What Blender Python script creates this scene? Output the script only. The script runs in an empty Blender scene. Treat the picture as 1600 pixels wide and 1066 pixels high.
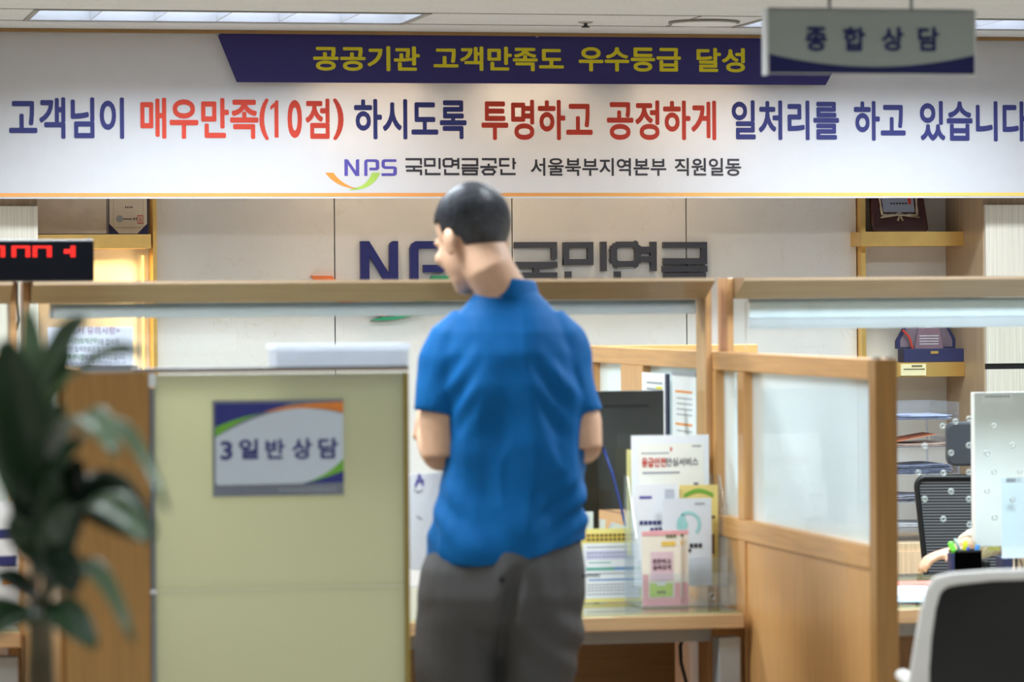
import bpy, bmesh, math, random
from mathutils import Vector, Matrix, noise
random.seed(7)
SC = bpy.context.scene
COL = SC.collection

# ------------------------------------------------------------------ camera
F = 5690.0                     # focal length in pixels of the 1600 px wide frame
HZ = 470.0                     # row of the horizon
CZ = 1.47
YAW = math.atan(1245.0 / F)
ROLL = 0.007
R = Matrix.Rotation(-YAW, 3, 'Z') @ Matrix.Rotation(math.pi / 2, 3, 'X') @ Matrix.Rotation(-ROLL, 3, 'Z')
C0 = Vector((0, 0, CZ))
cam = bpy.data.cameras.new('camera')
cam.sensor_width = 36.0
cam.lens = F / 1600 * 36
cam.shift_y = (HZ - 533.0) / 1600
cam.clip_end = 100
cam.dof.use_dof = True
cam.dof.focus_distance = 12.7
cam.dof.aperture_fstop = 4.4
camo = bpy.data.objects.new('camera', cam)
camo.matrix_world = Matrix.Translation(C0) @ R.to_4x4()
COL.objects.link(camo)
SC.camera = camo

# ------------------------------------------------------------------ view, world, lights
SC.view_settings.view_transform = 'Standard'
SC.view_settings.look = 'None'
SC.view_settings.gamma = 1
SC.view_settings.use_curve_mapping = False
SC.view_settings.exposure = 0.0
SC.cycles.use_denoising = True
SC.cycles.max_bounces = 8
SC.cycles.transparent_max_bounces = 16
SC.cycles.sample_clamp_indirect = 4
SC.cycles.blur_glossy = 1.0
W = bpy.data.worlds.new('world')
W.use_nodes = True
W.node_tree.nodes['Background'].inputs[0].default_value = (0.86, 0.93, 1.0, 1)
W.node_tree.nodes['Background'].inputs[1].default_value = 0.07
SC.world = W


def ray(px, py):
    return R @ Vector(((px - 800) / F, (HZ - py) / F, -1))


def P(px, py, Y):                      # point of a picture ray on a plane parallel to the back wall
    d = ray(px, py)
    return C0 + d * (Y / d.y)


def PX(px, py, X):                     # ... on a plane square to it
    d = ray(px, py)
    return C0 + d * (X / d.x)


def PZ(px, py, z):                     # ... on a level plane
    d = ray(px, py)
    return C0 + d * ((z - CZ) / d.z)


def PD(px, py, dist):                  # ... at a distance along the view axis
    return C0 + ray(px, py) * dist


CEIL = P(800, 52, 12.1).z


def area(name, loc, sx, sy, power, color=(0.84, 0.93, 1.0), spread=160, rot=(0, 0, 0)):
    l = bpy.data.lights.new(name, 'AREA')
    l.shape = 'RECTANGLE'
    l.size, l.size_y = sx, sy
    l.energy = power
    l.color = color
    l.spread = math.radians(spread)
    o = bpy.data.objects.new(name, l)
    o.location = loc
    o.rotation_euler = rot
    COL.objects.link(o)
    return o


# rows of recessed fluorescent lamps across the hall
for yy, e in ((9.95, 54), (8.1, 42), (6.2, 12), (4.3, 13), (2.4, 10)):
    for xx in (-1.2, 1.0, 3.2, 5.4):
        area('lamp_row', (xx, yy, CEIL - 0.03), 1.25, 0.3, e)

# ------------------------------------------------------------------ materials
def lin(c):
    return tuple(((v / 255) / 12.92 if v / 255 <= 0.04045 else ((v / 255 + 0.055) / 1.055) ** 2.4) for v in c) + (1,)


MATS = {}


def mat(name, rgb, rough=0.5, metal=0.0, var=0.04, scale=18.0, emit=0.0, coat=0.0, bump=0.0, stretch=(1, 1, 1), trans=0.0, spec=0.5):
    """a plain procedural material: a base colour that varies slightly with noise"""
    if name in MATS:
        return MATS[name]
    m = bpy.data.materials.new(name)
    m.use_nodes = True
    nt = m.node_tree
    b = nt.nodes['Principled BSDF']
    c = lin(rgb)
    tc = nt.nodes.new('ShaderNodeTexCoord')
    mp = nt.nodes.new('ShaderNodeMapping')
    mp.inputs['Scale'].default_value = stretch
    nz = nt.nodes.new('ShaderNodeTexNoise')
    nz.inputs['Scale'].default_value = scale
    nz.inputs['Detail'].default_value = 4
    rp = nt.nodes.new('ShaderNodeValToRGB')
    rp.color_ramp.elements[0].position = 0.3
    rp.color_ramp.elements[1].position = 0.7
    rp.color_ramp.elements[0].color = tuple(v * (1 - 2 * var) for v in c[:3]) + (1,)
    rp.color_ramp.elements[1].color = tuple(min(1, v * (1 + 2 * var)) for v in c[:3]) + (1,)
    L = nt.links.new
    L(tc.outputs['Object'], mp.inputs['Vector'])
    L(mp.outputs[0], nz.inputs['Vector'])
    L(nz.outputs['Fac'], rp.inputs[0])
    L(rp.outputs[0], b.inputs['Base Color'])
    b.inputs['Roughness'].default_value = rough
    b.inputs['Metallic'].default_value = metal
    b.inputs['Coat Weight'].default_value = coat
    b.inputs['Specular IOR Level'].default_value = spec
    if emit:
        b.inputs['Emission Color'].default_value = c
        b.inputs['Emission Strength'].default_value = emit
    if bump:
        bp = nt.nodes.new('ShaderNodeBump')
        bp.inputs['Strength'].default_value = bump
        bp.inputs['Distance'].default_value = 0.003
        L(nz.outputs['Fac'], bp.inputs['Height'])
        L(bp.outputs[0], b.inputs['Normal'])
    if trans:
        tr = nt.nodes.new('ShaderNodeBsdfTranslucent')
        L(rp.outputs[0], tr.inputs[0])
        mx = nt.nodes.new('ShaderNodeMixShader')
        mx.inputs[0].default_value = trans
        L(b.outputs[0], mx.inputs[1])
        L(tr.outputs[0], mx.inputs[2])
        L(mx.outputs[0], nt.nodes['Material Output'].inputs[0])
    MATS[name] = m
    return m


def glass(name, tint=(0.97, 0.99, 0.98), ior=1.45, haze=0.0):
    if name in MATS:
        return MATS[name]
    m = bpy.data.materials.new(name)
    m.use_nodes = True
    nt = m.node_tree
    nt.nodes.remove(nt.nodes['Principled BSDF'])
    t = nt.nodes.new('ShaderNodeBsdfTransparent')
    t.inputs[0].default_value = tint + (1,)
    g = nt.nodes.new('ShaderNodeBsdfGlossy')
    g.inputs['Roughness'].default_value = 0.02
    fr = nt.nodes.new('ShaderNodeFresnel')
    fr.inputs['IOR'].default_value = ior
    mx = nt.nodes.new('ShaderNodeMixShader')
    L = nt.links.new
    ge = nt.nodes.new('ShaderNodeNewGeometry')
    sub = nt.nodes.new('ShaderNodeMath')
    sub.operation = 'SUBTRACT'
    sub.inputs[0].default_value = 1.0
    mu = nt.nodes.new('ShaderNodeMath')
    mu.operation = 'MULTIPLY'
    L(ge.outputs['Backfacing'], sub.inputs[1])
    L(sub.outputs[0], mu.inputs[0])
    L(fr.outputs[0], mu.inputs[1])
    L(mu.outputs[0], mx.inputs[0])
    L(t.outputs[0], mx.inputs[1])
    L(g.outputs[0], mx.inputs[2])
    out = mx
    if haze:
        d = nt.nodes.new('ShaderNodeBsdfDiffuse')
        d.inputs[0].default_value = (0.86, 0.94, 0.96, 1)
        m2 = nt.nodes.new('ShaderNodeMixShader')
        m2.inputs[0].default_value = haze
        L(mx.outputs[0], m2.inputs[1])
        L(d.outputs[0], m2.inputs[2])
        out = m2
    L(out.outputs[0], nt.nodes['Material Output'].inputs[0])
    MATS[name] = m
    return m


GRAIN_X, GRAIN_Y, GRAIN_Z = (1.2, 26, 26), (26, 1.2, 26), (26, 26, 1.2)


def wood(name, rgb, grain, var=0.06, rough=0.42, coat=0.15, scale=4.0):
    return mat(name, rgb, rough, 0, var, scale, coat=coat, stretch=grain, bump=0.05)


HONEY = (202, 150, 92)
wood_x = wood('honey_wood_lengthwise', HONEY, GRAIN_X)
wood_y = wood('honey_wood_crosswise', HONEY, GRAIN_Y)
wood_z = wood('honey_wood_upright', HONEY, GRAIN_Z)
oak_x = wood('oak_beam', (156, 131, 101), GRAIN_X)
oak_z = wood('oak_post', (196, 152, 104), GRAIN_Z)
brown_z = wood('brown_board', (168, 124, 68), GRAIN_Z, var=0.05)
desk_x = wood('desk_edge_wood', (196, 160, 118), GRAIN_X)
dark_wood = wood('modesty_wood', (150, 112, 66), GRAIN_X)
pale_z = wood('pale_striped_laminate', (214, 208, 194), (34, 34, 0.5), var=0.07, coat=0.0, scale=5)
taupe_z = wood('taupe_laminate', (172, 148, 120), (30, 30, 0.5), var=0.1, coat=0.0, scale=5)
white = mat('white_plastic', (232, 234, 236), 0.4, var=0.01)
paper = mat('white_paper', (238, 240, 244), 0.7, var=0.01)
cream = mat('cream_paper', (222, 210, 190), 0.7, var=0.02)
steel = mat('brushed_steel', (176, 178, 180), 0.35, 1.0, 0.03)
grey_metal = mat('grey_painted_metal', (160, 162, 160), 0.45, 0.2, 0.02)
black = mat('black_plastic', (16, 17, 20), 0.4, var=0.05)
darkgrey = mat('charcoal_plastic', (54, 55, 58), 0.45, var=0.05)
gold = mat('polished_brass', (240, 200, 122), 0.38, 1.0, 0.03)
ink = mat('black_ink', (52, 50, 58), 0.7, var=0.02)
navy = mat('navy_ink', (44, 48, 112), 0.7, var=0.02)
red_ink = mat('red_ink', (206, 62, 42), 0.7, var=0.02)
yellow_ink = mat('yellow_ink', (214, 200, 30), 0.7, var=0.02)
orange_ink = mat('orange_ink', (238, 150, 62), 0.6, var=0.02)
green_ink = mat('green_ink', (122, 176, 60), 0.6, var=0.02)
purple_ink = mat('purple_ink', (88, 78, 168), 0.6, var=0.02)
grey_ink = mat('grey_ink', (150, 154, 164), 0.7, var=0.02)
clear = glass('clear_glass', (0.965, 0.985, 0.975))
acrylic = glass('clear_acrylic', (0.93, 0.95, 0.97), 1.5, haze=0.06)

# ------------------------------------------------------------------ building helpers
ORG = {}


def root(name, label, cat, loc, group=None):
    o = bpy.data.objects.new(name, None)
    o.empty_display_size = 0.1
    o.location = loc
    COL.objects.link(o)
    o['label'] = label
    o['category'] = cat
    if group:
        o['group'] = group
    ORG[o] = Vector(loc)
    return o


def tag(o, label, cat, group=None):
    o['label'] = label
    o['category'] = cat
    if group:
        o['group'] = group
    return o


def structure(o):
    o['kind'] = 'structure'
    return o


class MB:
    """gathers shapes in world coordinates, then links them as one mesh object"""

    def __init__(s):
        s.v, s.f = [], []

    def add(s, vs, fs):
        n = len(s.v)
        s.v += [Vector(v) for v in vs]
        s.f += [tuple(i + n for i in f) for f in fs]
        return s

    def box(s, x0, x1, y0, y1, z0, z1):
        vs = [(x, y, z) for x in (x0, x1) for y in (y0, y1) for z in (z0, z1)]
        return s.add(vs, [(0, 1, 3, 2), (4, 6, 7, 5), (0, 4, 5, 1), (2, 3, 7, 6), (0, 2, 6, 4), (1, 5, 7, 3)])

    def prism(s, pts, off):            # planar outline pushed along a vector
        n = len(pts)
        off = Vector(off)
        vs = [Vector(p) for p in pts] + [Vector(p) + off for p in pts]
        fs = [tuple(range(n)), tuple(range(2 * n - 1, n - 1, -1))]
        fs += [(i, n + i, n + (i + 1) % n, (i + 1) % n) for i in range(n)]
        return s.add(vs, fs)

    def flat(s, pts):
        return s.add(pts, [tuple(range(len(pts)))])

    def loft(s, rings, cap=True):
        n = len(rings[0])
        vs = [p for r in rings for p in r]
        fs = []
        for i in range(len(rings) - 1):
            for j in range(n):
                k = (j + 1) % n
                fs.append((i * n + j, i * n + k, (i + 1) * n + k, (i + 1) * n + j))
        if cap:
            fs.append(tuple(reversed(range(n))))
            fs.append(tuple((len(rings) - 1) * n + j for j in range(n)))
        return s.add(vs, fs)

    def tube(s, pts, rad, n=10, ref=None, cap=True):
        """rad: one radius, one per point, or (a, b) per point; a lies along the REF direction"""
        pts = [Vector(p) for p in pts]
        rings = []
        N = len(pts)
        up = None
        for i, p in enumerate(pts):
            t = (pts[min(i + 1, N - 1)] - pts[max(i - 1, 0)]).normalized()
            if up is None:
                up = Vector(ref) if ref is not None else (Vector((0, 0, 1)) if abs(t.z) < 0.9 else Vector((0, 1, 0)))
            u = (up - t * up.dot(t)).normalized()
            w = t.cross(u)
            up = u
            r = rad[i] if isinstance(rad, (list, tuple)) else rad
            a, b = r if isinstance(r, (list, tuple)) else (r, r)
            rings.append([p + u * (a * math.cos(q)) + w * (b * math.sin(q)) for q in (2 * math.pi * j / n for j in range(n))])
        return s.loft(rings, cap)

    def ball(s, c, r, n=14, m=9, rot=None):
        c = Vector(c)
        rx, ry, rz = r if isinstance(r, (list, tuple)) else (r, r, r)
        rings = []
        for i in range(m + 1):
            ph = math.pi * (i + 0.02) / (m + 0.04)
            ring = []
            for j in range(n):
                th = 2 * math.pi * j / n
                p = Vector((rx * math.sin(ph) * math.cos(th), ry * math.sin(ph) * math.sin(th), -rz * math.cos(ph)))
                ring.append(c + (rot @ p if rot else p))
            rings.append(ring)
        return s.loft(rings)

    def disc(s, c, r, axis=(0, 1, 0), h=0.01, n=24):
        a = Vector(axis).normalized()
        return s.tube([Vector(c), Vector(c) + a * h], r, n)

    def map(s, M):
        s.v = [M @ v for v in s.v]
        return s

    def build(s, name, m, parent=None, bevel=0.0, smooth=False, seg=2):
        top = parent
        while top is not None and top not in ORG:
            top = top.parent
        off = ORG[top] if top is not None else Vector((0, 0, 0))
        if parent is None and s.v:           # a thing that is one mesh: its origin at its base
            lo = [min(v[i] for v in s.v) for i in range(3)]
            hi = [max(v[i] for v in s.v) for i in range(3)]
            off = Vector(((lo[0] + hi[0]) / 2, (lo[1] + hi[1]) / 2, lo[2]))
        me = bpy.data.meshes.new(name)
        me.from_pydata([v - off for v in s.v], [], s.f)
        bm = bmesh.new()
        bm.from_mesh(me)
        bmesh.ops.recalc_face_normals(bm, faces=bm.faces)
        bm.to_mesh(me)
        bm.free()
        me.materials.append(m)
        if smooth:
            me.shade_smooth()
        o = bpy.data.objects.new(name, me)
        COL.objects.link(o)
        if parent is not None:
            o.parent = parent
        else:
            o.location = off
            ORG[o] = off
        if bevel:
            b = o.modifiers.new('edge', 'BEVEL')
            b.width = bevel
            b.segments = seg
            b.limit_method = 'ANGLE'
        return o


def copy_tree(o, shift, parent=None):
    c = o.copy()
    COL.objects.link(c)
    if parent is None:
        c.location = Vector(o.location) + Vector(shift)
        ORG[c] = Vector(c.location)
    else:
        c.parent = parent
    for ch in [k for k in COL.objects if k.parent is o]:
        copy_tree(ch, shift, c)
    return c


class Face:
    """an upright sheet facing the hall; u runs right, v runs up, both 0..1"""

    def __init__(s, x0, x1, z0, z1, Y, tilt=0.0):
        s.x0, s.x1, s.z0, s.z1, s.Y, s.tilt = x0, x1, z0, z1, Y, tilt

    @classmethod
    def px(cls, px0, py0, px1, py1, Y, tilt=0.0):
        cx, cy = (px0 + px1) / 2, (py0 + py1) / 2
        return cls(P(px0, cy, Y).x, P(px1, cy, Y).x, P(cx, py1, Y).z, P(cx, py0, Y).z, Y, tilt)

    def at(s, u, v, lift=0.0):
        return Vector((s.x0 + (s.x1 - s.x0) * u, s.Y - lift + s.tilt * v, s.z0 + (s.z1 - s.z0) * v))

    def sheet(s, name, m, parent=None, thick=0.001):
        return MB().prism([s.at(0, 0), s.at(1, 0), s.at(1, 1), s.at(0, 1)], (0, thick, 0)).build(name, m, parent)

    def poly(s, name, pts, m, parent, lift=0.0006):
        return MB().flat([s.at(u, v, lift) for u, v in pts]).build(name, m, parent)

    def bars(s, name, rects, m, parent, lift=0.0008):
        b = MB()
        for u0, v0, u1, v1 in rects:
            b.flat([s.at(u0, v0, lift), s.at(u1, v0, lift), s.at(u1, v1, lift), s.at(u0, v1, lift)])
        return b.build(name, m, parent)

    def text(s, name, body, u0, v0, u1, v1, m, parent, bold=0.02, lift=0.001):
        return lettering(name, [(body, s, u0, v0, u1, v1)], m, parent, bold, lift)


def text_shape(body, bold):
    c = bpy.data.curves.new('lettering', 'FONT')
    c.body = body
    c.offset = bold
    c.resolution_u = 4
    o = bpy.data.objects.new('lettering', c)
    COL.objects.link(o)
    dg = bpy.context.evaluated_depsgraph_get()
    dg.update()
    me = bpy.data.meshes.new_from_object(o.evaluated_get(dg))
    vs = [Vector(v.co) for v in me.vertices]
    fs = [tuple(p.vertices) for p in me.polygons]
    bpy.data.objects.remove(o)
    bpy.data.curves.remove(c)
    bpy.data.meshes.remove(me)
    return vs, fs


def lettering(name, items, m, parent, bold=0.02, lift=0.001):
    """one mesh per word, fattened by laying shifted copies of it a hair apart"""
    for body, face, u0, v0, u1, v1 in items:
        vs, fs = text_shape(body, 0)
        xs = [v.x for v in vs]
        ys = [v.y for v in vs]
        ax, bx, ay, by = min(xs) - bold, max(xs) + bold, min(ys) - bold, max(ys) + bold
        n = 6 if bold > 0.004 else 1
        b = MB()
        for k in range(n):
            dx, dy = (bold * math.cos(2 * math.pi * (k + .5) / n), bold * math.sin(2 * math.pi * (k + .5) / n)) if n > 1 else (0, 0)
            b.add([face.at(u0 + (u1 - u0) * (v.x + dx - ax) / (bx - ax), v0 + (v1 - v0) * (v.y + dy - ay) / (by - ay), lift + 0.00008 * k) for v in vs], fs)
        b.build(name, m, parent)


def stroke(pts, w):
    """outlines (quads) of a square-ended pen line through 2D points"""
    out = []
    for i in range(len(pts) - 1):
        a, b = Vector(pts[i]), Vector(pts[i + 1])
        t = (b - a).normalized()
        n = Vector((-t.y, t.x)) * (w / 2)
        a2 = a - t * (w / 2 if i else 0)
        b2 = b + t * (w / 2 if i < len(pts) - 2 else 0)
        out.append([a2 - n, b2 - n, b2 + n, a2 + n])
    return out


def curve_pts(p0, c, p1, n=10):
    p0, c, p1 = Vector(p0), Vector(c), Vector(p1)
    return [p0 * (1 - t) ** 2 + c * (2 * t * (1 - t)) + p1 * t * t for t in (i / n for i in range(n + 1))]


# square-built letters of the office's sign, in a cell of width 1 and height 1 (v up)
def syl(kind):
    w = 0.13
    S = {
        'guk': [[(0.02, .93), (.93, .93), (.93, .62)], [(0.02, .5), (1.0, .5)], [(.52, .5), (.52, .3)], [(.05, .27), (.93, .27), (.93, .0)]],
        'min': [[(.07, .93), (.62, .93), (.62, .56), (.07, .56), (.07, .99)], [(.92, 1), (.92, .36)], [(.12, .36), (.12, .07), (.98, .07)]],
        'yeon': [[(.12, .94), (.52, .94), (.58, .85), (.58, .6), (.52, .52), (.12, .52), (.06, .6), (.06, .85), (.12, .94)], [(.92, 1), (.92, .36)], [(.6, .83), (.9, .83)], [(.6, .62), (.9, .62)], [(.14, .36), (.14, .07), (.98, .07)]],
        'geum': [[(0.02, .93), (.93, .93), (.93, .58), (.02, .58)], [(0, .41), (1, .41)], [(.1, .26), (.9, .26), (.9, .06), (.1, .06), (.1, .32)]],
        'gong': [[(.1, .93), (.9, .93), (.9, .68)], [(.5, .68), (.5, .5)], [(0, .48), (1, .48)], [(.25, .33), (.75, .33), (.86, .2), (.75, .06), (.25, .06), (.14, .2), (.25, .33)]],
        'dan': [[(.62, .93), (.07, .93), (.07, .56), (.62, .56)], [(.86, 1), (.86, .34)], [(.86, .72), (1.0, .72)], [(.14, .36), (.14, .07), (.98, .07)]],
    }[kind]
    out = []
    for s in S:
        out += stroke(s, w)
    return out


def latin(ch):
    if ch == 'N':
        return [[(0, 0), (.2, 0), (.2, 1), (0, 1)], [(0, 1), (.2, 1), (.86, 0), (.64, 0)], [(.66, 0), (.86, 0), (.86, 1), (.74, 1), (.68, .96), (.66, .9)]]
    if ch == 'P':
        return [[(0, 0), (.2, 0), (.2, .82), (.3, 1), (.14, 1), (.04, .94), (0, .84)], [(.2, .84), (.66, .84), (.72, .8), (.94, .8), (.9, .94), (.76, 1), (.2, 1)],
                [(.72, .8), (.94, .8), (.94, .5), (.72, .5)], [(.32, .34), (.76, .34), (.9, .4), (.94, .5), (.72, .5), (.32, .5)]]
    return [[(.14, 1), (.9, 1), (.9, .84), (.24, .84), (.2, .8), (0, .8), (.03, .93)], [(0, .8), (.2, .8), (.2, .62), (.26, .58), (.06, .48), (0, .58)],
            [(.06, .48), (.26, .58), (.78, .58), (.92, .5), (.72, .42), (.2, .42)], [(.72, .42), (.92, .5), (.92, .14), (.88, .06), (.78, 0), (.7, .16)], [(0, 0), (.78, 0), (.7, .16), (0, .16)]]


def outline_letters(face, glyphs, depth=0.0, lift=0.001):
    """glyphs: (quads, u0, v0, u1, v1); depth pushes them out of the sheet as solid letters"""
    b = MB()
    for quads, u0, v0, u1, v1 in glyphs:
        for i, q in enumerate(quads):
            e = 0.00008 * (i + 1)
            pts = [face.at(u0 + (u1 - u0) * p[0], v0 + (v1 - v0) * p[1], lift + (0 if depth else e)) for p in q]
            if depth:
                b.prism(pts, (0, -depth - e, 0))
            else:
                b.flat(pts)
    return b


def swoosh(face, p0, c0, p1, c1, depth=0.0, lift=0.001, n=14):
    """a crescent between two curves sharing their ends' direction"""
    a = curve_pts(p0[0], c0, p1[0], n)
    d = curve_pts(p0[1], c1, p1[1], n)
    b = MB()
    for i in range(n):
        pts = [face.at(q[0], q[1], lift) for q in (a[i], a[i + 1], d[i + 1], d[i])]
        if depth:
            b.prism(pts, (0, -depth, 0))
        else:
            b.flat(pts)
    return b

# ================================================================== the room
YW, YB = 12.55, 12.62           # face of the marble slabs, wall behind them
XL, XR = -3.2, 7.6


def speckled(name, rgb):
    m = mat(name, rgb, 0.85, var=0.015, scale=6)
    nt = m.node_tree
    b = nt.nodes['Principled BSDF']
    tc = nt.nodes['Texture Coordinate']
    vo = nt.nodes.new('ShaderNodeTexVoronoi')
    vo.inputs['Scale'].default_value = 34
    lt = nt.nodes.new('ShaderNodeMath')
    lt.operation = 'LESS_THAN'
    lt.inputs[1].default_value = 0.14
    n2 = nt.nodes.new('ShaderNodeTexNoise')
    n2.inputs['Scale'].default_value = 60
    mul = nt.nodes.new('ShaderNodeMath')
    mul.operation = 'MULTIPLY'
    mx = nt.nodes.new('ShaderNodeMix')
    mx.data_type = 'RGBA'
    mx.inputs['B'].default_value = lin((120, 118, 112))
    L = nt.links.new
    old = b.inputs['Base Color'].links[0].from_socket
    L(tc.outputs['Object'], vo.inputs['Vector'])
    L(tc.outputs['Object'], n2.inputs['Vector'])
    L(vo.outputs['Distance'], lt.inputs[0])
    L(lt.outputs[0], mul.inputs[0])
    L(n2.outputs['Fac'], mul.inputs[1])
    L(mul.outputs[0], mx.inputs['Factor'])
    L(old, mx.inputs['A'])
    L(mx.outputs['Result'], b.inputs['Base Color'])
    return m


def marble(name, rgb):
    m = mat(name, rgb, 0.32, var=0.03, scale=3.0, coat=0.1)
    nt = m.node_tree
    b = nt.nodes['Principled BSDF']
    tc = nt.nodes['Texture Coordinate']
    L = nt.links.new
    n2 = nt.nodes.new('ShaderNodeTexNoise')
    n2.inputs['Scale'].default_value = 5.5
    n2.inputs['Detail'].default_value = 9
    n2.inputs['Distortion'].default_value = 1.4
    rp = nt.nodes.new('ShaderNodeValToRGB')
    e = rp.color_ramp.elements
    e[0].position, e[0].color = 0.493, (0, 0, 0, 1)
    e[1].position, e[1].color = 0.507, (0, 0, 0, 1)
    k = rp.color_ramp.elements.new(0.5)
    k.color = (0.3, 0.3, 0.3, 1)
    n3 = nt.nodes.new('ShaderNodeTexNoise')
    n3.inputs['Scale'].default_value = 2.2
    mul = nt.nodes.new('ShaderNodeMath')
    mul.operation = 'MULTIPLY'
    mx = nt.nodes.new('ShaderNodeMix')
    mx.data_type = 'RGBA'
    mx.inputs['B'].default_value = lin((176, 156, 132))
    old = b.inputs['Base Color'].links[0].from_socket
    L(tc.outputs['Object'], n2.inputs['Vector'])
    L(tc.outputs['Object'], n3.inputs['Vector'])
    L(n2.outputs['Fac'], rp.inputs[0])
    L(rp.outputs[0], mul.inputs[0])
    L(n3.outputs['Fac'], mul.inputs[1])
    L(mul.outputs[0], mx.inputs['Factor'])
    L(old, mx.inputs['A'])
    L(mx.outputs['Result'], b.inputs['Base Color'])
    return m


m_ceil = speckled('acoustic_tile', (208, 209, 210))
m_marble = marble('cream_marble', (216, 215, 213))
m_floor = mat('pale_floor_tile', (178, 170, 158), 0.35, var=0.03, scale=3)

structure(MB().box(XL, XR, -3.5, YB + 0.12, -0.1, 0).build('floor', m_floor))
wb = structure(MB().box(XL, XR, YB, YB + 0.12, 0, CEIL + 0.2).build('wall_back', m_marble))
ORG[wb] = Vector(wb.location)
seams = [243.5, 523, 800.5, 1072.5, 1338]
for i in range(4):
    xa, xb = P(seams[i], 400, YW).x, P(seams[i + 1], 400, YW).x
    MB().box(xa + (0.002 if i else 0), xb - (0.002 if i < 3 else 0), YW, YB - 0.001, 0, CEIL - 0.002).build('marble_slab', m_marble, wb, bevel=0.001)

# ceiling with two lamp openings near the wall
fl = [PZ(42, 31, CEIL), PZ(60, 15, CEIL), PZ(628, 37, CEIL), PZ(670, 20, CEIL)]
LY0, LY1 = (fl[1].y + fl[3].y) / 2, (fl[0].y + fl[2].y) / 2
LX0, LX1 = (fl[0].x + fl[1].x) / 2, (fl[2].x + fl[3].x) / 2
RX0 = PZ(1160, 39, CEIL).x
RX1 = RX0 + (LX1 - LX0)
cb = MB()
for x0, x1, y0, y1 in ((XL, XR, -3.5, LY0), (XL, XR, LY1, YB), (XL, LX0, LY0, LY1), (LX1, RX0, LY0, LY1), (RX1, XR, LY0, LY1)):
    cb.box(x0, x1, y0, y1, CEIL, CEIL + 0.02)
structure(cb.build('ceiling', m_ceil))
seam_m = mat('ceiling_seam', (96, 92, 84), 0.8)
for i, y in enumerate((LY0 - 0.012, LY1 + 0.012)):
    structure(MB().box(XL, XR, y - 0.003, y + 0.003, CEIL - 0.0015, CEIL + 0.001).build('trim_%d' % (i + 1), seam_m))
xs = PZ(1058, 36, CEIL).x
structure(MB().box(xs - 0.003, xs + 0.003, LY0, LY1, CEIL - 0.0015, CEIL + 0.001).build('trim_3', seam_m))
structure(MB().box(XL, XR, 12.06, 12.09, CEIL - 0.012, CEIL - 0.0005).build('trim_4', mat('brown_cornice', (150, 116, 72), 0.5)))

m_reflect = mat('lamp_reflector', (236, 240, 246), 0.25, 0.2, 0.01)
m_tube = mat('lit_tube', (225, 236, 255), 0.5, emit=3.2, var=0)


def ceiling_light(label, x0, x1):
    r = root('ceiling_light', label, 'ceiling light', ((x0 + x1) / 2, (LY0 + LY1) / 2, CEIL), 'recessed strip lights by the banner')
    g, h = 0.004, 0.11
    MB().box(x0 + g, x1 - g, LY0 + g, LY1 - g, CEIL + h, CEIL + h + 0.01).box(x0 + g, x0 + 2 * g, LY0 + g, LY1 - g, CEIL, CEIL + h).box(x1 - 2 * g, x1 - g, LY0 + g, LY1 - g, CEIL, CEIL + h) \
        .box(x0 + g, x1 - g, LY0 + g, LY0 + 2 * g, CEIL, CEIL + h).box(x0 + g, x1 - g, LY1 - 2 * g, LY1 - g, CEIL, CEIL + h).build('housing', m_reflect, r)
    fr = MB()
    for a, b_, c, d in ((x0 - 0.012, x1 + 0.012, LY0 - 0.012, LY0 + g), (x0 - 0.012, x1 + 0.012, LY1 - g, LY1 + 0.012), (x0 - 0.012, x0 + g, LY0, LY1), (x1 - g, x1 + 0.012, LY0, LY1)):
        fr.box(a, b_, c, d, CEIL - 0.004, CEIL + 0.001)
    fr.build('frame', mat('lamp_frame', (150, 148, 142), 0.5), r)
    lv = MB()
    for i in range(1, 6):
        x = x0 + (x1 - x0) * i / 6
        lv.box(x - 0.002, x + 0.002, LY0 + 0.01, LY1 - 0.01, CEIL + 0.002, CEIL + 0.045)
    lv.build('louvre', m_reflect, r)
    for k in (0.3, 0.7):
        y = LY0 + (LY1 - LY0) * k
        MB().tube([(x0 + 0.03, y, CEIL + 0.07), (x1 - 0.03, y, CEIL + 0.07)], 0.013, 10).build('tube', m_tube, r, smooth=True)
    area('strip_lamp', ((x0 + x1) / 2, (LY0 + LY1) / 2, CEIL + 0.001), x1 - x0 - 0.1, 0.14, 23, spread=146)


ceiling_light('recessed strip ceiling light above the left end of the banner', LX0, LX1)
ceiling_light('recessed strip ceiling light partly behind the hanging sign', RX0, RX1)
area('strip_lamp', ((LX1 + RX0) / 2 - 3.2, (LY0 + LY1) / 2, CEIL - 0.01), 1.2, 0.14, 23, spread=146)

c = PZ(1100, 33.5, CEIL)
r = root('ceiling_speaker', 'round flat white speaker in the ceiling left of the hanging sign', 'ceiling speaker', (c.x, c.y, CEIL))
MB().tube([(c.x, c.y, CEIL + 0.001), (c.x, c.y, CEIL - 0.006), (c.x, c.y, CEIL - 0.008)], [0.117, 0.117, 0.108], 40).build('rim', mat('speaker_rim', (120, 116, 108), 0.5), r)
MB().disc((c.x, c.y, CEIL - 0.0095), 0.106, (0, 0, 1), 0.002, 40).build('grille', white, r)
c = PZ(915, 34, CEIL)
r = root('ceiling_sprinkler', 'small metal fire sprinkler head in the ceiling above the yellow lettering', 'sprinkler', (c.x, c.y, CEIL))
MB().tube([(c.x, c.y, CEIL + 0.001), (c.x, c.y, CEIL - 0.005)], [0.028, 0.02], 20).build('flange', mat('sprinkler_flange', (150, 148, 142), 0.4, 0.5), r)
MB().tube([(c.x, c.y, CEIL - 0.004), (c.x, c.y, CEIL - 0.014), (c.x, c.y, CEIL - 0.016), (c.x, c.y, CEIL - 0.019)], [0.006, 0.006, 0.014, 0.014], 16).build('deflector', darkgrey, r)

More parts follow.
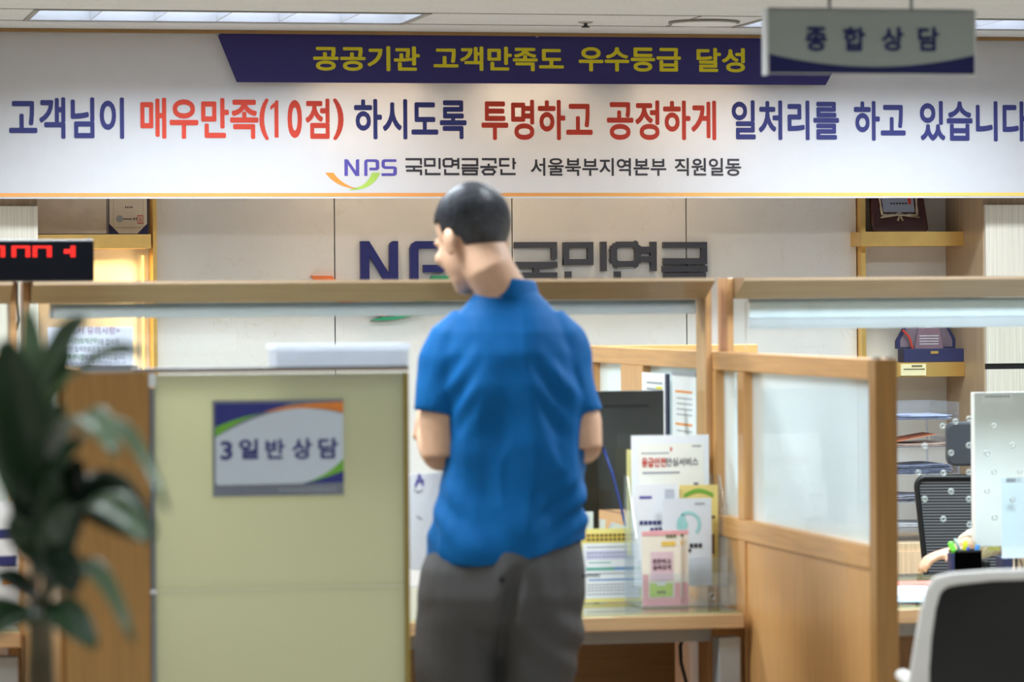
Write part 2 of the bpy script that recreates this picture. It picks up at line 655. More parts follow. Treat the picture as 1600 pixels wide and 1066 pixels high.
# warm downlights in the slot between banner and wall
for px in (560, 806, 1050):
    l = bpy.data.lights.new('downlight', 'SPOT')
    l.energy = 25
    l.color = (1.0, 0.72, 0.42)
    l.spot_size = math.radians(120)
    l.spot_blend = 1.0
    l.shadow_soft_size = 0.03
    o = bpy.data.objects.new('downlight', l)
    o.location = (P(px, 100, 12.3).x, 12.30, CEIL - 0.03)
    o.rotation_euler = (math.radians(-24), 0, 0)
    COL.objects.link(o)

# ================================================================== banners
YBN = 12.1
m_banner = mat('white_banner_cloth', (232, 233, 238), 0.65, var=0.006, trans=0.42)
bn = Face.px(-60, 50, 1660, 310, YBN)
r = root('slogan_banner', 'long white slogan banner with blue and red lettering across the top', 'banner', bn.at(0.5, 0))
bn.sheet('cloth', m_banner, r, 0.002)


def onface(face, px0, py0, px1, py1):
    """picture box -> u0, v0, u1, v1 on an upright sheet"""
    cx, cy = (px0 + px1) / 2, (py0 + py1) / 2
    a = lambda p: (P(p, cy, face.Y).x - face.x0) / (face.x1 - face.x0)
    q = lambda p: (P(cx, p, face.Y).z - face.z0) / (face.z1 - face.z0)
    return a(px0), q(py1), a(px1), q(py0)


def words(face, items):
    return [(t, face) + onface(face, *b) for t, b in items]


m_or = mat('printed_orange_border', (238, 160, 80), 0.6, var=0)
nt = m_or.node_tree
rp = nt.nodes['Color Ramp']
gr = nt.nodes.new('ShaderNodeSeparateXYZ')
nt.links.new(nt.nodes['Texture Coordinate'].outputs['Generated'], gr.inputs[0])
nt.links.new(gr.outputs[0], rp.inputs[0])
rp.color_ramp.elements[0].position, rp.color_ramp.elements[1].position = 0.45, 1.0
rp.color_ramp.elements[0].color, rp.color_ramp.elements[1].color = lin((240, 160, 84)), lin((240, 200, 104))
u0, v0, u1, v1 = onface(bn, 0, 301.5, 1600, 307)
bn.bars('border', [(0, v0, 1, v1)], m_or, r)
lettering('blue_lettering', words(bn, [('고객님이', (14, 152, 194, 217)), ('하시도록', (553, 155, 729, 218)), ('일처리를', (1143, 157, 1311, 219)),
                                       ('하고', (1334, 158, 1415, 220)), ('있습니다', (1437, 158, 1606, 221))]), navy, r, 0.028)
one = [[(.5, 0), (1, 0), (1, 1), (.62, 1), (.5, .9)], [(0, .74), (.5, .82), (.5, .95), (0, .84)]]
outline_letters(bn, [(one,) + onface(bn, 422.5, 157, 435, 215)]).build('red_lettering', red_ink, r)
lettering('red_lettering', words(bn, [('매우만족', (219, 153, 404, 217)), ('(', (405, 154, 420, 219)), ('0', (449, 156, 472, 216)), ('점', (477, 154, 515, 217)), (')', (520, 154, 537, 219)),
                                      ('투명하고', (752, 156, 926, 219)), ('공정하게', (948, 157, 1119, 219))]), red_ink, r, 0.028)
lettering('black_lettering', words(bn, [('서울북부지역본부', (829, 247, 1041, 275)), ('직원일동', (1054, 247, 1158, 275))]), ink, r, 0.02)
gl = []
for i, k in enumerate(('guk', 'min', 'yeon', 'geum', 'gong', 'dan')):
    gl.append((syl(k),) + onface(bn, 633 + 29.3 * i, 247, 633 + 29.3 * i + 26.5, 274))
outline_letters(bn, gl).build('institution_lettering', ink, r)
gl = [(latin('N'),) + onface(bn, 538, 249, 565, 275), (latin('P'),) + onface(bn, 569, 249, 594, 275), (latin('S'),) + onface(bn, 596, 249, 622, 275)]
outline_letters(bn, gl).build('logo_lettering', purple_ink, r)


def pxuv(face, px, py):
    q = P(px, py, face.Y)
    return (q.x - face.x0) / (face.x1 - face.x0), (q.z - face.z0) / (face.z1 - face.z0)


def logo_curve(face, ox, oy, s, part, m, parent, depth=0.0, lift=0.001):
    """the orange or green arc under the logo; OX, OY its N's top left corner, S its scale in picture pixels"""
    k = lambda x, y: pxuv(face, ox + x * s, oy + y * s)
    if part == 'orange':
        return swoosh(face, (k(-30, 21), k(-17, 21)), k(-12, 45), (k(21, 46), k(21, 46)), k(-4, 40), depth, lift).build('orange_arc', m, parent)
    return swoosh(face, (k(6, 48), k(16, 45)), k(44, 50), (k(56, 21), k(43, 21)), k(36, 41), depth, lift).build('green_arc', m, parent)


logo_curve(bn, 538, 249, 1.0, 'orange', orange_ink, r)
logo_curve(bn, 538, 249, 1.0, 'green', mat('lime_ink', (176, 208, 92), 0.6), r)

m_violet = mat('indigo_banner_cloth', (40, 34, 104), 0.6, var=0.02, trans=0.04)
Y2 = 12.07
pts = [P(x, y, Y2) for x, y in ((338, 50), (1331, 57.5), (1290, 133), (370, 128.5))]
cz = sum((p.z for p in pts), 0) / 4
r = root('award_banner', 'indigo slant-sided banner with yellow lettering overlapping the white one', 'banner', (pts[3] + pts[2]) / 2)
MB().prism(pts, (0, 0.002, 0)).build('cloth', m_violet, r)
vb = Face.px(338, 50, 1331, 130, Y2)
lettering('yellow_lettering', words(vb, [('공공기관', (489, 72, 656, 111)), ('고객만족도', (677, 73, 881, 111)), ('우수등급', (904, 74, 1064, 112)), ('달성', (1088, 75, 1164, 113))]), yellow_ink, r, 0.03)
for x, y in ((340, 53), (839, 56), (1187, 58)):
    p = P(x, y, Y2 - 0.001)
    MB().disc((p.x, p.y, p.z), 0.006, (0, -1, 0), 0.002, 14).build('grommet', steel, r)

# ================================================================== sign letters on the marble
sg = Face.px(560, 377, 1105, 455, YW)
r = root('wall_sign', 'raised navy and charcoal institution lettering mounted on the marble wall', 'wall sign', sg.at(0.5, 0))
m_navy_sign = mat('navy_sign_letter', (22, 28, 104), 0.4, var=0.02)
m_dark_sign = mat('charcoal_sign_letter', (54, 56, 66), 0.4, var=0.02)
for ch, a, b_ in (('N', 562, 630), ('P', 639, 705), ('S', 712, 780)):
    outline_letters(sg, [(latin(ch),) + onface(sg, a, 377, b_, 451)], 0.022, 0.0).build('letter', m_navy_sign, r)
for k, a, b_ in (('guk', 801, 869), ('min', 878, 947), ('yeon', 953, 1025), ('geum', 1033, 1103)):
    outline_letters(sg, [(syl(k),) + onface(sg, a, 378, b_, 450)], 0.022, 0.0).build('letter', m_dark_sign, r)
logo_curve(sg, 562, 377, 2.58, 'orange', mat('orange_sign', (232, 120, 60), 0.4), r, 0.02, 0.0)
logo_curve(sg, 562, 377, 2.58, 'green', mat('green_sign', (44, 142, 100), 0.4), r, 0.02, 0.0)

# ================================================================== niches and cabinets by the wall
def trim_post(n, px0, px1):
    xa, xb = P(px0, 400, YW).x, P(px1, 400, YW).x
    structure(MB().box(xa, xb, 12.5, YB - 0.002, 0, CEIL - 0.014).build('trim_%d' % n, gold))


trim_post(5, 236.5, 242.5)
trim_post(6, 1339, 1346)
# left cabinet and niche
YC = 12.2
xl = P(59.5, 400, YC).x
r = root('wall_cabinet', 'pale striped laminate wall cabinet at the far left edge', 'cabinet', (xl - 0.5, 12.4, 0))
MB().box(xl - 1.0, xl, YC + 0.02, YB - 0.002, 0, CEIL - 0.014).build('carcass', taupe_z, r)
MB().box(xl - 0.5, xl, YC, YC + 0.019, 0.1, P(30, 322, YC).z).build('door', pale_z, r)
MB().box(xl - 1.0, xl - 0.504, YC, YC + 0.019, 0.1, P(30, 322, YC).z).build('door', pale_z, r)
# right cabinet
xr = P(1539, 400, YC).x
r = root('wall_cabinet', 'pale striped laminate wall cabinet with taupe side at the far right edge', 'cabinet', (xr + 0.5, 12.4, 0))
MB().box(xr, xr + 1.2, YC + 0.02, YB - 0.002, 0, CEIL - 0.014).build('carcass', taupe_z, r)
za, zb, zc = P(1570, 320, YC).z, P(1570, 568, YC).z, P(1570, 577, YC).z
for k in range(2):
    MB().box(xr + 0.6 * k + 0.004, xr + 0.6 * k + 0.596, YC, YC + 0.019, zb, za).build('door', pale_z, r)
    MB().box(xr + 0.6 * k + 0.004, xr + 0.6 * k + 0.596, YC, YC + 0.019, 0.1, zc).build('door', pale_z, r)
MB().box(xr + 0.004, xr + 1.19, YC + 0.012, YC + 0.0195, zb, zc).build('grip_gap', black, r)

YS = 12.42
s = Face.px(20, 366.5, 236, 388.5, YS)
shelf_zl = s.z1
tag(MB().box(xl + 0.002, P(236, 380, YS).x, YS, YB - 0.002, s.z0, s.z1).build('brass_shelf', gold), 'polished brass shelf in the left niche holding the certificate', 'shelf')
s = Face.px(1346, 362, 1505, 384.5, YS)
shelf_zr = s.z1
tag(MB().box(s.x0, xr - 0.001, YS, YB - 0.002, s.z0, s.z1).build('brass_shelf', gold), 'polished brass shelf in the right niche under the wooden plaque', 'shelf')
s = Face.px(1346, 566.5, 1505, 589, YS)
shelf_z2 = s.z1
tag(MB().box(s.x0, xr - 0.001, YS, YB - 0.002, s.z0, s.z1).build('brass_shelf', gold), 'polished brass shelf in the right niche under the navy award box', 'shelf')
# warm strip light in the left niche
xe = P(233.5, 400, YS).x
structure(MB().box(xe - 0.004, xe + 0.002, YB - 0.02, YB - 0.003, 0.8, shelf_zl - 0.07).build('trim_7', mat('warm_strip', (255, 214, 120), 0.5, emit=2.0, var=0)))
area('niche_strip', ((xl + xe) / 2, YB - 0.06, shelf_zl - 0.075), 0.3, 0.04, 0.75, (1.0, 0.64, 0.2), 170)
area('niche_strip', (xe - 0.014, YB - 0.05, shelf_zl - 0.36), 0.5, 0.02, 1.3, (1.0, 0.66, 0.24), 170, (0, math.radians(90), 0))
area('niche_strip', (xe - 0.012, YB - 0.05, shelf_zl + 0.25), 0.3, 0.02, 0.6, (1.0, 0.74, 0.34), 170, (0, math.radians(90), 0))

# certificate folder
f1 = Face.px(50, 280, 168, 364, 12.47)
r = root('certificate_folder', 'open navy certificate folder standing on the left brass shelf', 'certificate', (P(140, 360, 12.47).x, 12.5, shelf_zl))
m_navy = mat('navy_cover', (34, 38, 80), 0.6, var=0.04)
zt = shelf_zl + 0.31
xm, xa, xb = P(170, 340, 12.47).x, P(52, 340, 12.47).x, P(233.5, 340, 12.47).x
MB().box(max(xa, xl + 0.01), xm - 0.002, 12.49, 12.495, shelf_zl, zt).box(xm, xb - 0.002, 12.49, 12.495, shelf_zl, zt).build('cover', m_navy, r)
MB().box(max(xa, xl + 0.01) + 0.002, xm - 0.006, 12.487, 12.4895, shelf_zl + 0.004, zt).build('lining', mat('cream_lining', (216, 204, 186), 0.7), r)
cf = Face(xm + 0.004, xb - 0.006, shelf_zl + 0.004, zt, 12.4893)
w, h = cf.x1 - cf.x0, cf.z1 - cf.z0
k = 0.028
MB().prism([cf.at(k / w * 1.2, 0), cf.at(1 - k / w * 1.2, 0), cf.at(1, k / h * 1.2), cf.at(1, 1), cf.at(0, 1), cf.at(0, k / h * 1.2)], (0, -0.001, 0)).build('certificate', cream, r)
bars = []
for i in range(26):
    u = 0.14 + 0.72 * i / 26
    bars.append((u, 0.062, u + 0.014, 0.072))
for i in range(30):
    v = 0.07 + 0.9 * i / 30
    bars += [(0.1, v, 0.115, v + 0.014), (0.885, v, 0.9, v + 0.014)]
cf.bars('dotted_border', bars, mat('gold_ink', (160, 136, 92), 0.5), r, 0.0016)
mk = Face(cf.x0, cf.x1, cf.z0, cf.z1, cf.Y - 0.001)
mk.bars('writing', [(0.28 + 0.055 * i, 0.40, 0.32 + 0.055 * i, 0.425) for i in range(9)] + [(0.42 + 0.055 * i, 0.285, 0.45 + 0.055 * i, 0.305) for i in range(4)]
        + [(0.36 + 0.035 * i, 0.155, 0.385 + 0.035 * i, 0.17) for i in range(7)] + [(0.64, 0.15, 0.665, 0.18), (0.70, 0.15, 0.725, 0.18)], ink, r)
p = mk.at(0.27, 0.165)
MB().disc((p.x, p.y + 0.0005, p.z), 0.0125, (0, -1, 0), 0.0015, 20).build('seal', mat('silver_foil', (176, 176, 174), 0.3, 0.8), r)
mk.bars('red_stamp', [(0.74, 0.11, 0.9, 0.12), (0.74, 0.195, 0.9, 0.205), (0.74, 0.12, 0.755, 0.195), (0.885, 0.12, 0.9, 0.195), (0.79, 0.14, 0.85, 0.148), (0.79, 0.165, 0.85, 0.173), (0.815, 0.13, 0.825, 0.185)], red_ink, r)

# plaque
YP = 12.47
pf = Face.px(1362, 230, 1453, 361.5, YP)
r = root('award_plaque', 'dark wooden plaque with a silver ribbon frame leaning on the right shelf', 'plaque', (pf.at(.5, 0).x, YP, shelf_zr))
lean = 0.10
pl = Face(pf.x0, pf.x1, shelf_zr, pf.z1, YP, lean)
b = MB()
b.prism([pl.at(0.06, 0.0), pl.at(0.94, 0.0), pl.at(0.985, 0.03), pl.at(0.93, 1), pl.at(0.07, 1), pl.at(0.015, 0.03)], (0, 0.022, 0))
b.build('board', mat('mahogany', (66, 26, 24), 0.3, var=0.08, coat=0.4), r, bevel=0.006)
m_silver = mat('silver_frame', (206, 198, 180), 0.35, 0.8, 0.06)
b = MB()
q = lambda u, v: pl.at(u, v, 0.006)
for a, c in (((.2, .2), (.8, .2)), ((.2, .2), (.15, .95)), ((.8, .2), (.85, .95))):
    n = 12
    pts = [q(a[0] + (c[0] - a[0]) * i / n, a[1] + (c[1] - a[1]) * i / n) for i in range(n + 1)]
    b.tube(pts, [0.0045 + 0.0015 * math.sin(i * 2.2) for i in range(n + 1)], 8)
b.tube([q(.17, .17), q(.36, .19), q(.5, .205), q(.64, .19), q(.83, .17)], 0.004, 8)
b.tube([q(.44, .21), q(.5, .23), q(.56, .21), q(.5, .19), q(.44, .21)], 0.0028, 6)
b.tube([q(.5, .2), q(.455, .13)], [0.003, 0.0045], 6).tube([q(.5, .2), q(.545, .13)], [0.003, 0.0045], 6)
b.build('ornate_frame', m_silver, r, smooth=True)
MB().prism([pl.at(.235, .235, 0.002), pl.at(.765, .235, 0.002), pl.at(.8, .95, 0.002), pl.at(.2, .95, 0.002)], (0, 0.001, 0)).build('plate', mat('silver_plate', (176, 184, 204), 0.35, 0.5, 0.02), r)
mk2 = Face(pl.x0, pl.x1, pl.z0, pl.z1, pl.Y - 0.0035, lean)
mk2.bars('writing', [(0.36 + 0.05 * i, v, 0.395 + 0.05 * i, v + 0.018) for v in (0.33, 0.40, 0.47, 0.54) for i in range(6)], ink, r)
mk2.bars('red_stamp', [(0.67, 0.33, 0.72, 0.55)], red_ink, r)

# navy award box with a glass trophy
bx = Face.px(1411, 546, 1506, 567, 12.44)
r = root('award_box', 'open navy presentation box with a glass trophy on the lower right shelf', 'award box', (bx.at(.5, 0).x, 12.47, shelf_z2))
z0 = shelf_z2
h = bx.z1 - bx.z0
MB().box(bx.x0, bx.x1, 12.43, 12.5, z0, z0 + h).build('tray', m_navy, r, bevel=0.002)
xm = (bx.x0 + bx.x1) / 2
hw = (bx.x1 - bx.x0) / 2
lid = [(-1.0, 0), (1.0, 0), (1.0, .2), (.72, .62), (.72, 1), (-.72, 1), (-.72, .62), (-1.0, .2)]
lh = 0.135
lp = [Vector((xm + hw * a, 12.52, z0 + h + lh * b_)) for a, b_ in lid]
MB().prism(lp, (0, 0.012, 0)).build('lid', m_navy, r)
MB().prism([Vector((xm + hw * .86 * a, 12.518, z0 + h + lh * (0.04 + .92 * b_))) for a, b_ in lid], (0, 0.001, 0)).build('satin_lining', mat('satin', (120, 104, 116), 0.4, var=0.1), r)
MB().prism([Vector((xm + hw * a, 12.505, z0 + h + lh * b_)) for a, b_ in ((-.42, 0), (.52, 0), (.3, .95), (-.2, .95))], (0, 0.008, 0)).build('trophy', mat('etched_glass', (138, 112, 124), 0.15, var=0.03, coat=0.5), r)
mk3 = Face(xm - hw * .35, xm + hw * .45, z0 + h, z0 + h + lh * .9, 12.5045)
mk3.bars('writing', [(0.1, v, 0.9, v + 0.03) for v in (0.12, 0.2, 0.28, 0.36)] + [(0.35, 0.62, 0.65, 0.68)], mat('pale_ink', (210, 206, 212), 0.6), r)
MB().tube([Vector((xm - hw * .82, 12.503, z0 + h + lh * .5)), Vector((xm - hw * .6, 12.503, z0 + h + lh * .3)), Vector((xm - hw * .5, 12.503, z0 + h))], 0.004, 8).build('ribbon', red_ink, r)
MB().box(xm - 0.014, xm + 0.014, 12.427, 12.43, z0 + h * .62, z0 + h * .82).build('clasp', gold, r)
pc = Face.px(1408, 569, 1447, 587, YS - 0.012)
r = root('place_card', 'small cream name card stuck on the lower right brass shelf edge', 'card', (pc.at(.5, 0).x, YS - 0.01, pc.z0))
pc.sheet('card', mat('cream_card', (232, 222, 176), 0.6), r, 0.0115)
pc.bars('writing', [(0.42, .74, .85, .9), (.1, .5, .95, .6)], mat('brown_ink', (110, 100, 70), 0.6), r)

# ================================================================== counter booths
PT = 1.335                       # height of the partitions
YF = 7.70                        # their front ends
TZ = P(1172, 955, 8.70).z        # table height
PR0, PR1 = P(1368, 700, YF).x, P(1403, 700, YF).x
PL0, PL1 = 0.708, 0.757


def side_partition(label, xa, xb, cuts, studs=()):
    """square to the wall; CUTS: (y0, y1, kind) of its bays from front to back"""
    y0, y1 = cuts[0][0], cuts[-1][1]
    r = root('side_partition', label, 'partition', ((xa + xb) / 2, (y0 + y1) / 2, 0))
    zr, zs0, zs1 = PT - 0.047, 0.865, 0.918
    xm = (xa + xb) / 2
    MB().box(xa, xb, y0 + 0.05, y1, zr, PT).build('top_rail', wood_y, r, bevel=0.003)
    MB().box(xa, xb, y0 + 0.05, y1, zs0, zs1).build('sill_rail', wood_y, r, bevel=0.003)
    MB().box(xa + 0.006, xb - 0.006, y0 + 0.05, y1, 0.06, zs0).build('lower_board', wood_z, r)
    MB().box(xa, xb, y0 + 0.05, y1, 0, 0.06).build('plinth', wood_y, r)
    for a, b_, kind in cuts:
        if kind == 'front':
            MB().box(xa, xb, a, b_, 0, PT).build('end_post', wood('end_post_wood', (164, 118, 62), GRAIN_Z), r, bevel=0.003)
        elif kind == 'post':
            MB().box(xa, xb, a, b_, zs1, zr).build('mullion', wood_z, r, bevel=0.002)
            MB().box(xa, xb, a, b_, 0.06, zs0).build('stile', wood_z, r, bevel=0.002)
        else:
            MB().box(xm - 0.003, xm + 0.003, a - 0.004, b_ + 0.004, zs1 - 0.004, zr + 0.004).build('glass_pane', glass('hazy_glass', (0.9, 0.95, 0.96), 1.5, 0.5), r)
    for y in studs:
        MB().disc((xm - 0.014, y, PT - 0.0005), 0.006, (0, 0, 1), 0.005, 14).disc((xm + 0.016, y, PT - 0.0005), 0.006, (0, 0, 1), 0.005, 14).build('stud', steel, r)
    return r


bays = [(7.70, 7.75, 'front'), (7.75, 8.757, 'pane'), (8.757, 8.815, 'post'), (8.815, 9.02, 'pane'), (9.02, 9.15, 'post'), (9.15, 9.77, 'pane'), (9.77, 10.02, 'post'),
        (10.02, 10.36, 'pane'), (10.36, 10.42, 'post')]
side_partition('honey wood glazed side partition right of the brochure stand', PR0, PR1, bays, (7.712, 7.738))
side_partition('honey wood glazed side partition behind the potted plant', PL0, PL1, [(7.722, 7.772, 'front')] + [(max(a, 7.772), b, k) for a, b, k in bays[1:]])

# low screen across the staff side
xa, xb = P(884, 545, 10.6).x, P(1184, 545, 10.6).x
zt = P(1000, 539.5, 10.6).z
r = root('rear_screen', 'low wooden screen across the staff area behind the dark monitor', 'partition', ((xa + xb) / 2, 10.62, 0))
MB().box(xa, xb, 10.6, 10.65, zt - 0.045, zt).build('top_rail', wood_x, r, bevel=0.003)
MB().box(xa, xa + 0.05, 10.6, 10.65, 0, zt - 0.045).build('stile', wood_z, r, bevel=0.002)
MB().box(xb - 0.04, xb, 10.6, 10.65, 0, zt - 0.045).build('stile', wood_z, r, bevel=0.002)
MB().box(xa + 0.05, xb - 0.04, 10.61, 10.64, 0, 0.9).build('lower_board', wood_z, r)
MB().box(xa + 0.05, xb - 0.04, 10.62, 10.626, 0.9, zt - 0.045).build('glass_pane', glass('frosty_glass', (0.9, 0.95, 0.96), 1.45, 0.35), r)

# glazed screens with slanted wooden hoods over the counter
ZH1, ZH0 = P(600, 437, 8.95).z, P(600, 471, 9.05).z


def counter_screen(label, x0, x1, wl, wr, holes=()):
    r = root('counter_screen', label, 'counter screen', ((x0 + x1) / 2, 9.1, 0))
    prof = [(8.95, ZH1 - 0.008), (8.955, ZH1), (9.145, ZH1), (9.145, ZH0), (9.05, ZH0)]
    MB().prism([(x0, y, z) for y, z in prof], (x1 - x0, 0, 0)).build('hood_beam', oak_x, r)
    if wl:
        MB().box(x0 - 0.017, x0 - 0.0003, 9.05, 9.145, 0, ZH1).build('end_board', oak_z, r, bevel=0.002)
    if wr:
        MB().box(x1 + 0.0003, x1 + 0.017, 9.05, 9.145, 0, ZH1).build('end_board', oak_z, r, bevel=0.002)
    zb = P(1500, 856, 9.08).z
    g = MB().box(x0 + 0.001, x1 - 0.001, 9.078, 9.084, zb, ZH0 - 0.001).build('glass_pane', clear, r)
    mh = mat('hole_ring', (196, 204, 204), 0.25, 0.5)
    for px, py in holes:
        p = P(px, py, 9.077)
        MB().tube([p + Vector((0.0058 * math.cos(q), 0, 0.0058 * math.sin(q))) for q in [2 * math.pi * i / 16 for i in range(17)]], 0.0021, 6, cap=False).build('speak_hole', mh, g, smooth=True)
    return r


H1L, H1R = P(52, 440, 8.95).x, P(1118, 432, 8.95).x
H2L = P(1163, 432, 8.95).x
H0R = P(20, 440, 8.95).x
holes = [(1473, 666), (1493, 659), (1514, 655), (1445, 697), (1486, 708), (1514, 696), (1435, 739), (1474, 739), (1514, 738), (1445, 780), (1486, 768), (1514, 780), (1474, 811), (1515, 820),
         (1553, 666), (1582, 696), (1542, 708), (1553, 737), (1594, 737), (1542, 767), (1554, 809), (1582, 781)]
counter_screen('glazed counter screen with wooden hood directly behind the standing man', H1L, H1R, True, True)
counter_screen('glazed counter screen with wooden hood at the right with round speak holes', H2L, H2L + 1.75, True, True, holes)
counter_screen('glazed counter screen with wooden hood under the red digit display', H0R - 1.75, H0R, True, True)

m_blind = mat('blind_fabric', (230, 238, 242), 0.7, var=0.01, trans=0.75)
m_bar = mat('blind_bar', (236, 242, 248), 0.4, var=0.01, trans=0.6)


def roller_blind(label, px0, px1, rows, chain):
    yb = 9.115
    xm = (P(px0, 480, yb).x + P(px1, 480, yb).x) / 2
    r = root('roller_blind', label, 'blind', (xm, yb, P(600, rows[0], yb).z), 'rolled up blinds under the wooden hoods')
    px = (px0 + px1) / 2
    f = Face(P(px0, 480, yb).x, P(px1, 480, yb).x, P(px, rows[1], yb).z, min(P(px, rows[0], yb).z, ZH0 - 0.001), yb)
    f.sheet('fabric', m_blind, r, 0.001)
    b = Face(f.x0 - 0.002, f.x1 + 0.002, P(px, rows[2], yb).z, P(px, rows[1], yb).z, yb - 0.006)
    MB().box(b.x0, b.x1, b.Y, b.Y + 0.014, b.z0, b.z1).build('bottom_bar', m_bar, r, bevel=0.003)
    MB().tube([(f.x0, yb + 0.008, ZH0 - 0.0068), (f.x1, yb + 0.008, ZH0 - 0.0068)], 0.006, 12).build('roller', white, r, smooth=True)
    if chain:
        cb = MB()
        for i in range(26):
            p = P(chain[0], chain[1] + (chain[2] - chain[1]) * i / 25, yb - 0.004)
            cb.ball(p, 0.0021, 6, 4)
        cb.build('bead_chain', white, r)


roller_blind('pale rolled up blind under the hood behind the man', 78, 1087, (471, 480, 494), (82, 477, 496))
roller_blind('pale blind let down a little under the right hood', 1171, 1900, (465, 494, 511), (1165.5, 474, 545))

# red digit display on the left hood
lf = Face.px(-80, 374.5, 147, 440, 8.99)
lz = ZH1 + 0.0005
r = root('number_display', 'black electronic sign with red digits standing on the left wooden hood', 'display', (lf.at(.5, 0).x, 9.03, lz))
MB().box(lf.x0, lf.x1, 8.99, 9.07, lz, lf.z1).build('casing', mat('glossy_black', (9, 11, 17), 0.2, var=0.03), r, bevel=0.004)
m_led = mat('red_led', (255, 40, 30), 0.4, emit=1.3, var=0)
b = MB()


def led(b, px0, py0, px1, py1):
    n, m_ = max(1, round((px1 - px0) / 3.4)), max(1, round((py1 - py0) / 3.4))
    for i in range(n):
        for j in range(m_):
            p = P(px0 + (px1 - px0) * (i + .5) / n, py0 + (py1 - py0) * (j + .5) / m_, 8.9895)
            b.disc((p.x, p.y, p.z), 0.0023, (0, -1, 0), 0.001, 8)


for boxes in (((-14, 384, 8, 388), (1, 388, 8, 402)), ((18, 384, 47, 388), (18, 388, 25, 402), (40, 388, 47, 402)), ((51, 384, 81, 388), (51, 388, 58, 402), (73, 388, 81, 402)),
              ((110, 384, 118, 402), (100, 390, 110, 396))):
    b = MB()
    for box in boxes:
        led(b, *box)
    b.build('lit_digit', m_led, r)
MB().ball((lf.x1 - 0.012, 8.995, lf.z1 + 0.001), 0.003, 8, 6).build('corner_screw', steel, r)
MB().tube([P(27, 441, 9.3), P(27, 470, 9.3), P(29, 500, 9.32), P(24, 522, 9.33), P(14, 540, 9.35)], 0.0028, 8).build('cord', black, r)

# frosted screen with the window sign, on the front end of the left partition
YG = YF
ex0, ex1 = P(104, 800, YG).x, P(235, 800, YG).x
gx0, gx1 = P(243, 800, YG).x, P(640, 800, YG).x
r = root('privacy_screen', 'pale green frosted glass privacy screen with brown board at the counter front', 'screen', ((gx0 + gx1) / 2, YG, 0))
zt = P(400, 582, YG).z
MB().box(ex0, ex1, YG, YG + 0.02, 0, zt).build('end_board', brown_z, r, bevel=0.002)
mf = bpy.data.materials.new('frosted_green_glass')
mf.use_nodes = True
nt = mf.node_tree
pb = nt.nodes['Principled BSDF']
pb.inputs['Base Color'].default_value = lin((218, 217, 194))
pb.inputs['Roughness'].default_value = 0.28
tr = nt.nodes.new('ShaderNodeBsdfTranslucent')
tr.inputs[0].default_value = lin((216, 215, 186))
mx = nt.nodes.new('ShaderNodeMixShader')
mx.inputs[0].default_value = 0.6
nz = nt.nodes.new('ShaderNodeTexNoise')
nz.inputs['Scale'].default_value = 300
bp = nt.nodes.new('ShaderNodeBump')
bp.inputs['Strength'].default_value = 0.05
nt.links.new(nz.outputs['Fac'], bp.inputs['Height'])
nt.links.new(bp.outputs[0], pb.inputs['Normal'])
nt.links.new(pb.outputs[0], mx.inputs[1])
nt.links.new(tr.outputs[0], mx.inputs[2])
nt.links.new(mx.outputs[0], nt.nodes['Material Output'].inputs[0])
zj = P(240, 925, YG).z
MB().box(gx0, gx1 - 0.0115, YG + 0.004, YG + 0.014, zj + 0.0006, zt - 0.004).build('frosted_pane', mf, r)
MB().box(gx0, gx1 - 0.0115, YG + 0.004, YG + 0.014, 0.08, zj - 0.0006).build('frosted_pane', mf, r)
m_edge = mat('olive_edge_strip', (150, 128, 62), 0.4, var=0.04)
MB().box(gx1 - 0.011, gx1, YG, YG + 0.02, 0.0, zt - 0.004).build('edge_strip', m_edge, r, bevel=0.001)
zj = P(240, 925, YG).z
MB().box(ex1 + 0.0005, gx0 - 0.0005, YG - 0.002, YG + 0.022, 0, zj - 0.004).box(ex1 + 0.0005, gx0 - 0.0005, YG - 0.002, YG + 0.022, zj + 0.004, zt - 0.03).build('metal_upright', steel, r)
MB().box(ex1 - 0.002, gx0 + 0.002, YG - 0.004, YG + 0.024, zt - 0.028, zt + 0.0).build('clamp', white, r, bevel=0.001)
MB().box(ex1 - 0.001, gx0 + 0.001, YG - 0.003, YG + 0.023, zj - 0.004, zj + 0.004).build('clamp', white, r, bevel=0.001)
MB().box(ex0 + 0.01, gx1, YG, YG + 0.02, zt + 0.0005, zt + 0.004).build('wooden_cap', brown_z, r)
MB().box(P(208, 575, YG).x, gx1, YG - 0.001, YG + 0.03, zt + 0.0045, zt + 0.0115).build('metal_rail', steel, r, bevel=0.001)
MB().box(ex0, gx1, YG - 0.03, YG + 0.06, -0.0, 0.02).build('foot_plate', steel, r)

# sign on the frosted pane
sf = Face.px(333, 625, 537, 775, YG - 0.006)
r = root('window_sign', 'small framed window number sign on the frosted green screen', 'sign', sf.at(.5, 0))
MB().box(sf.x0, sf.x1, YG - 0.006, YG + 0.0035, sf.z0, sf.z1).build('frame', mat('sign_frame_grey', (126, 130, 142), 0.4, 0.1), r, bevel=0.001)


def zc_(x, y):
    return (x - 150) / 900, 1 - (y - 100) / 678


def q2(a, c, b_, n=10):
    return [tuple(p) for p in curve_pts(zc_(*a), zc_(*c), zc_(*b_), n)]


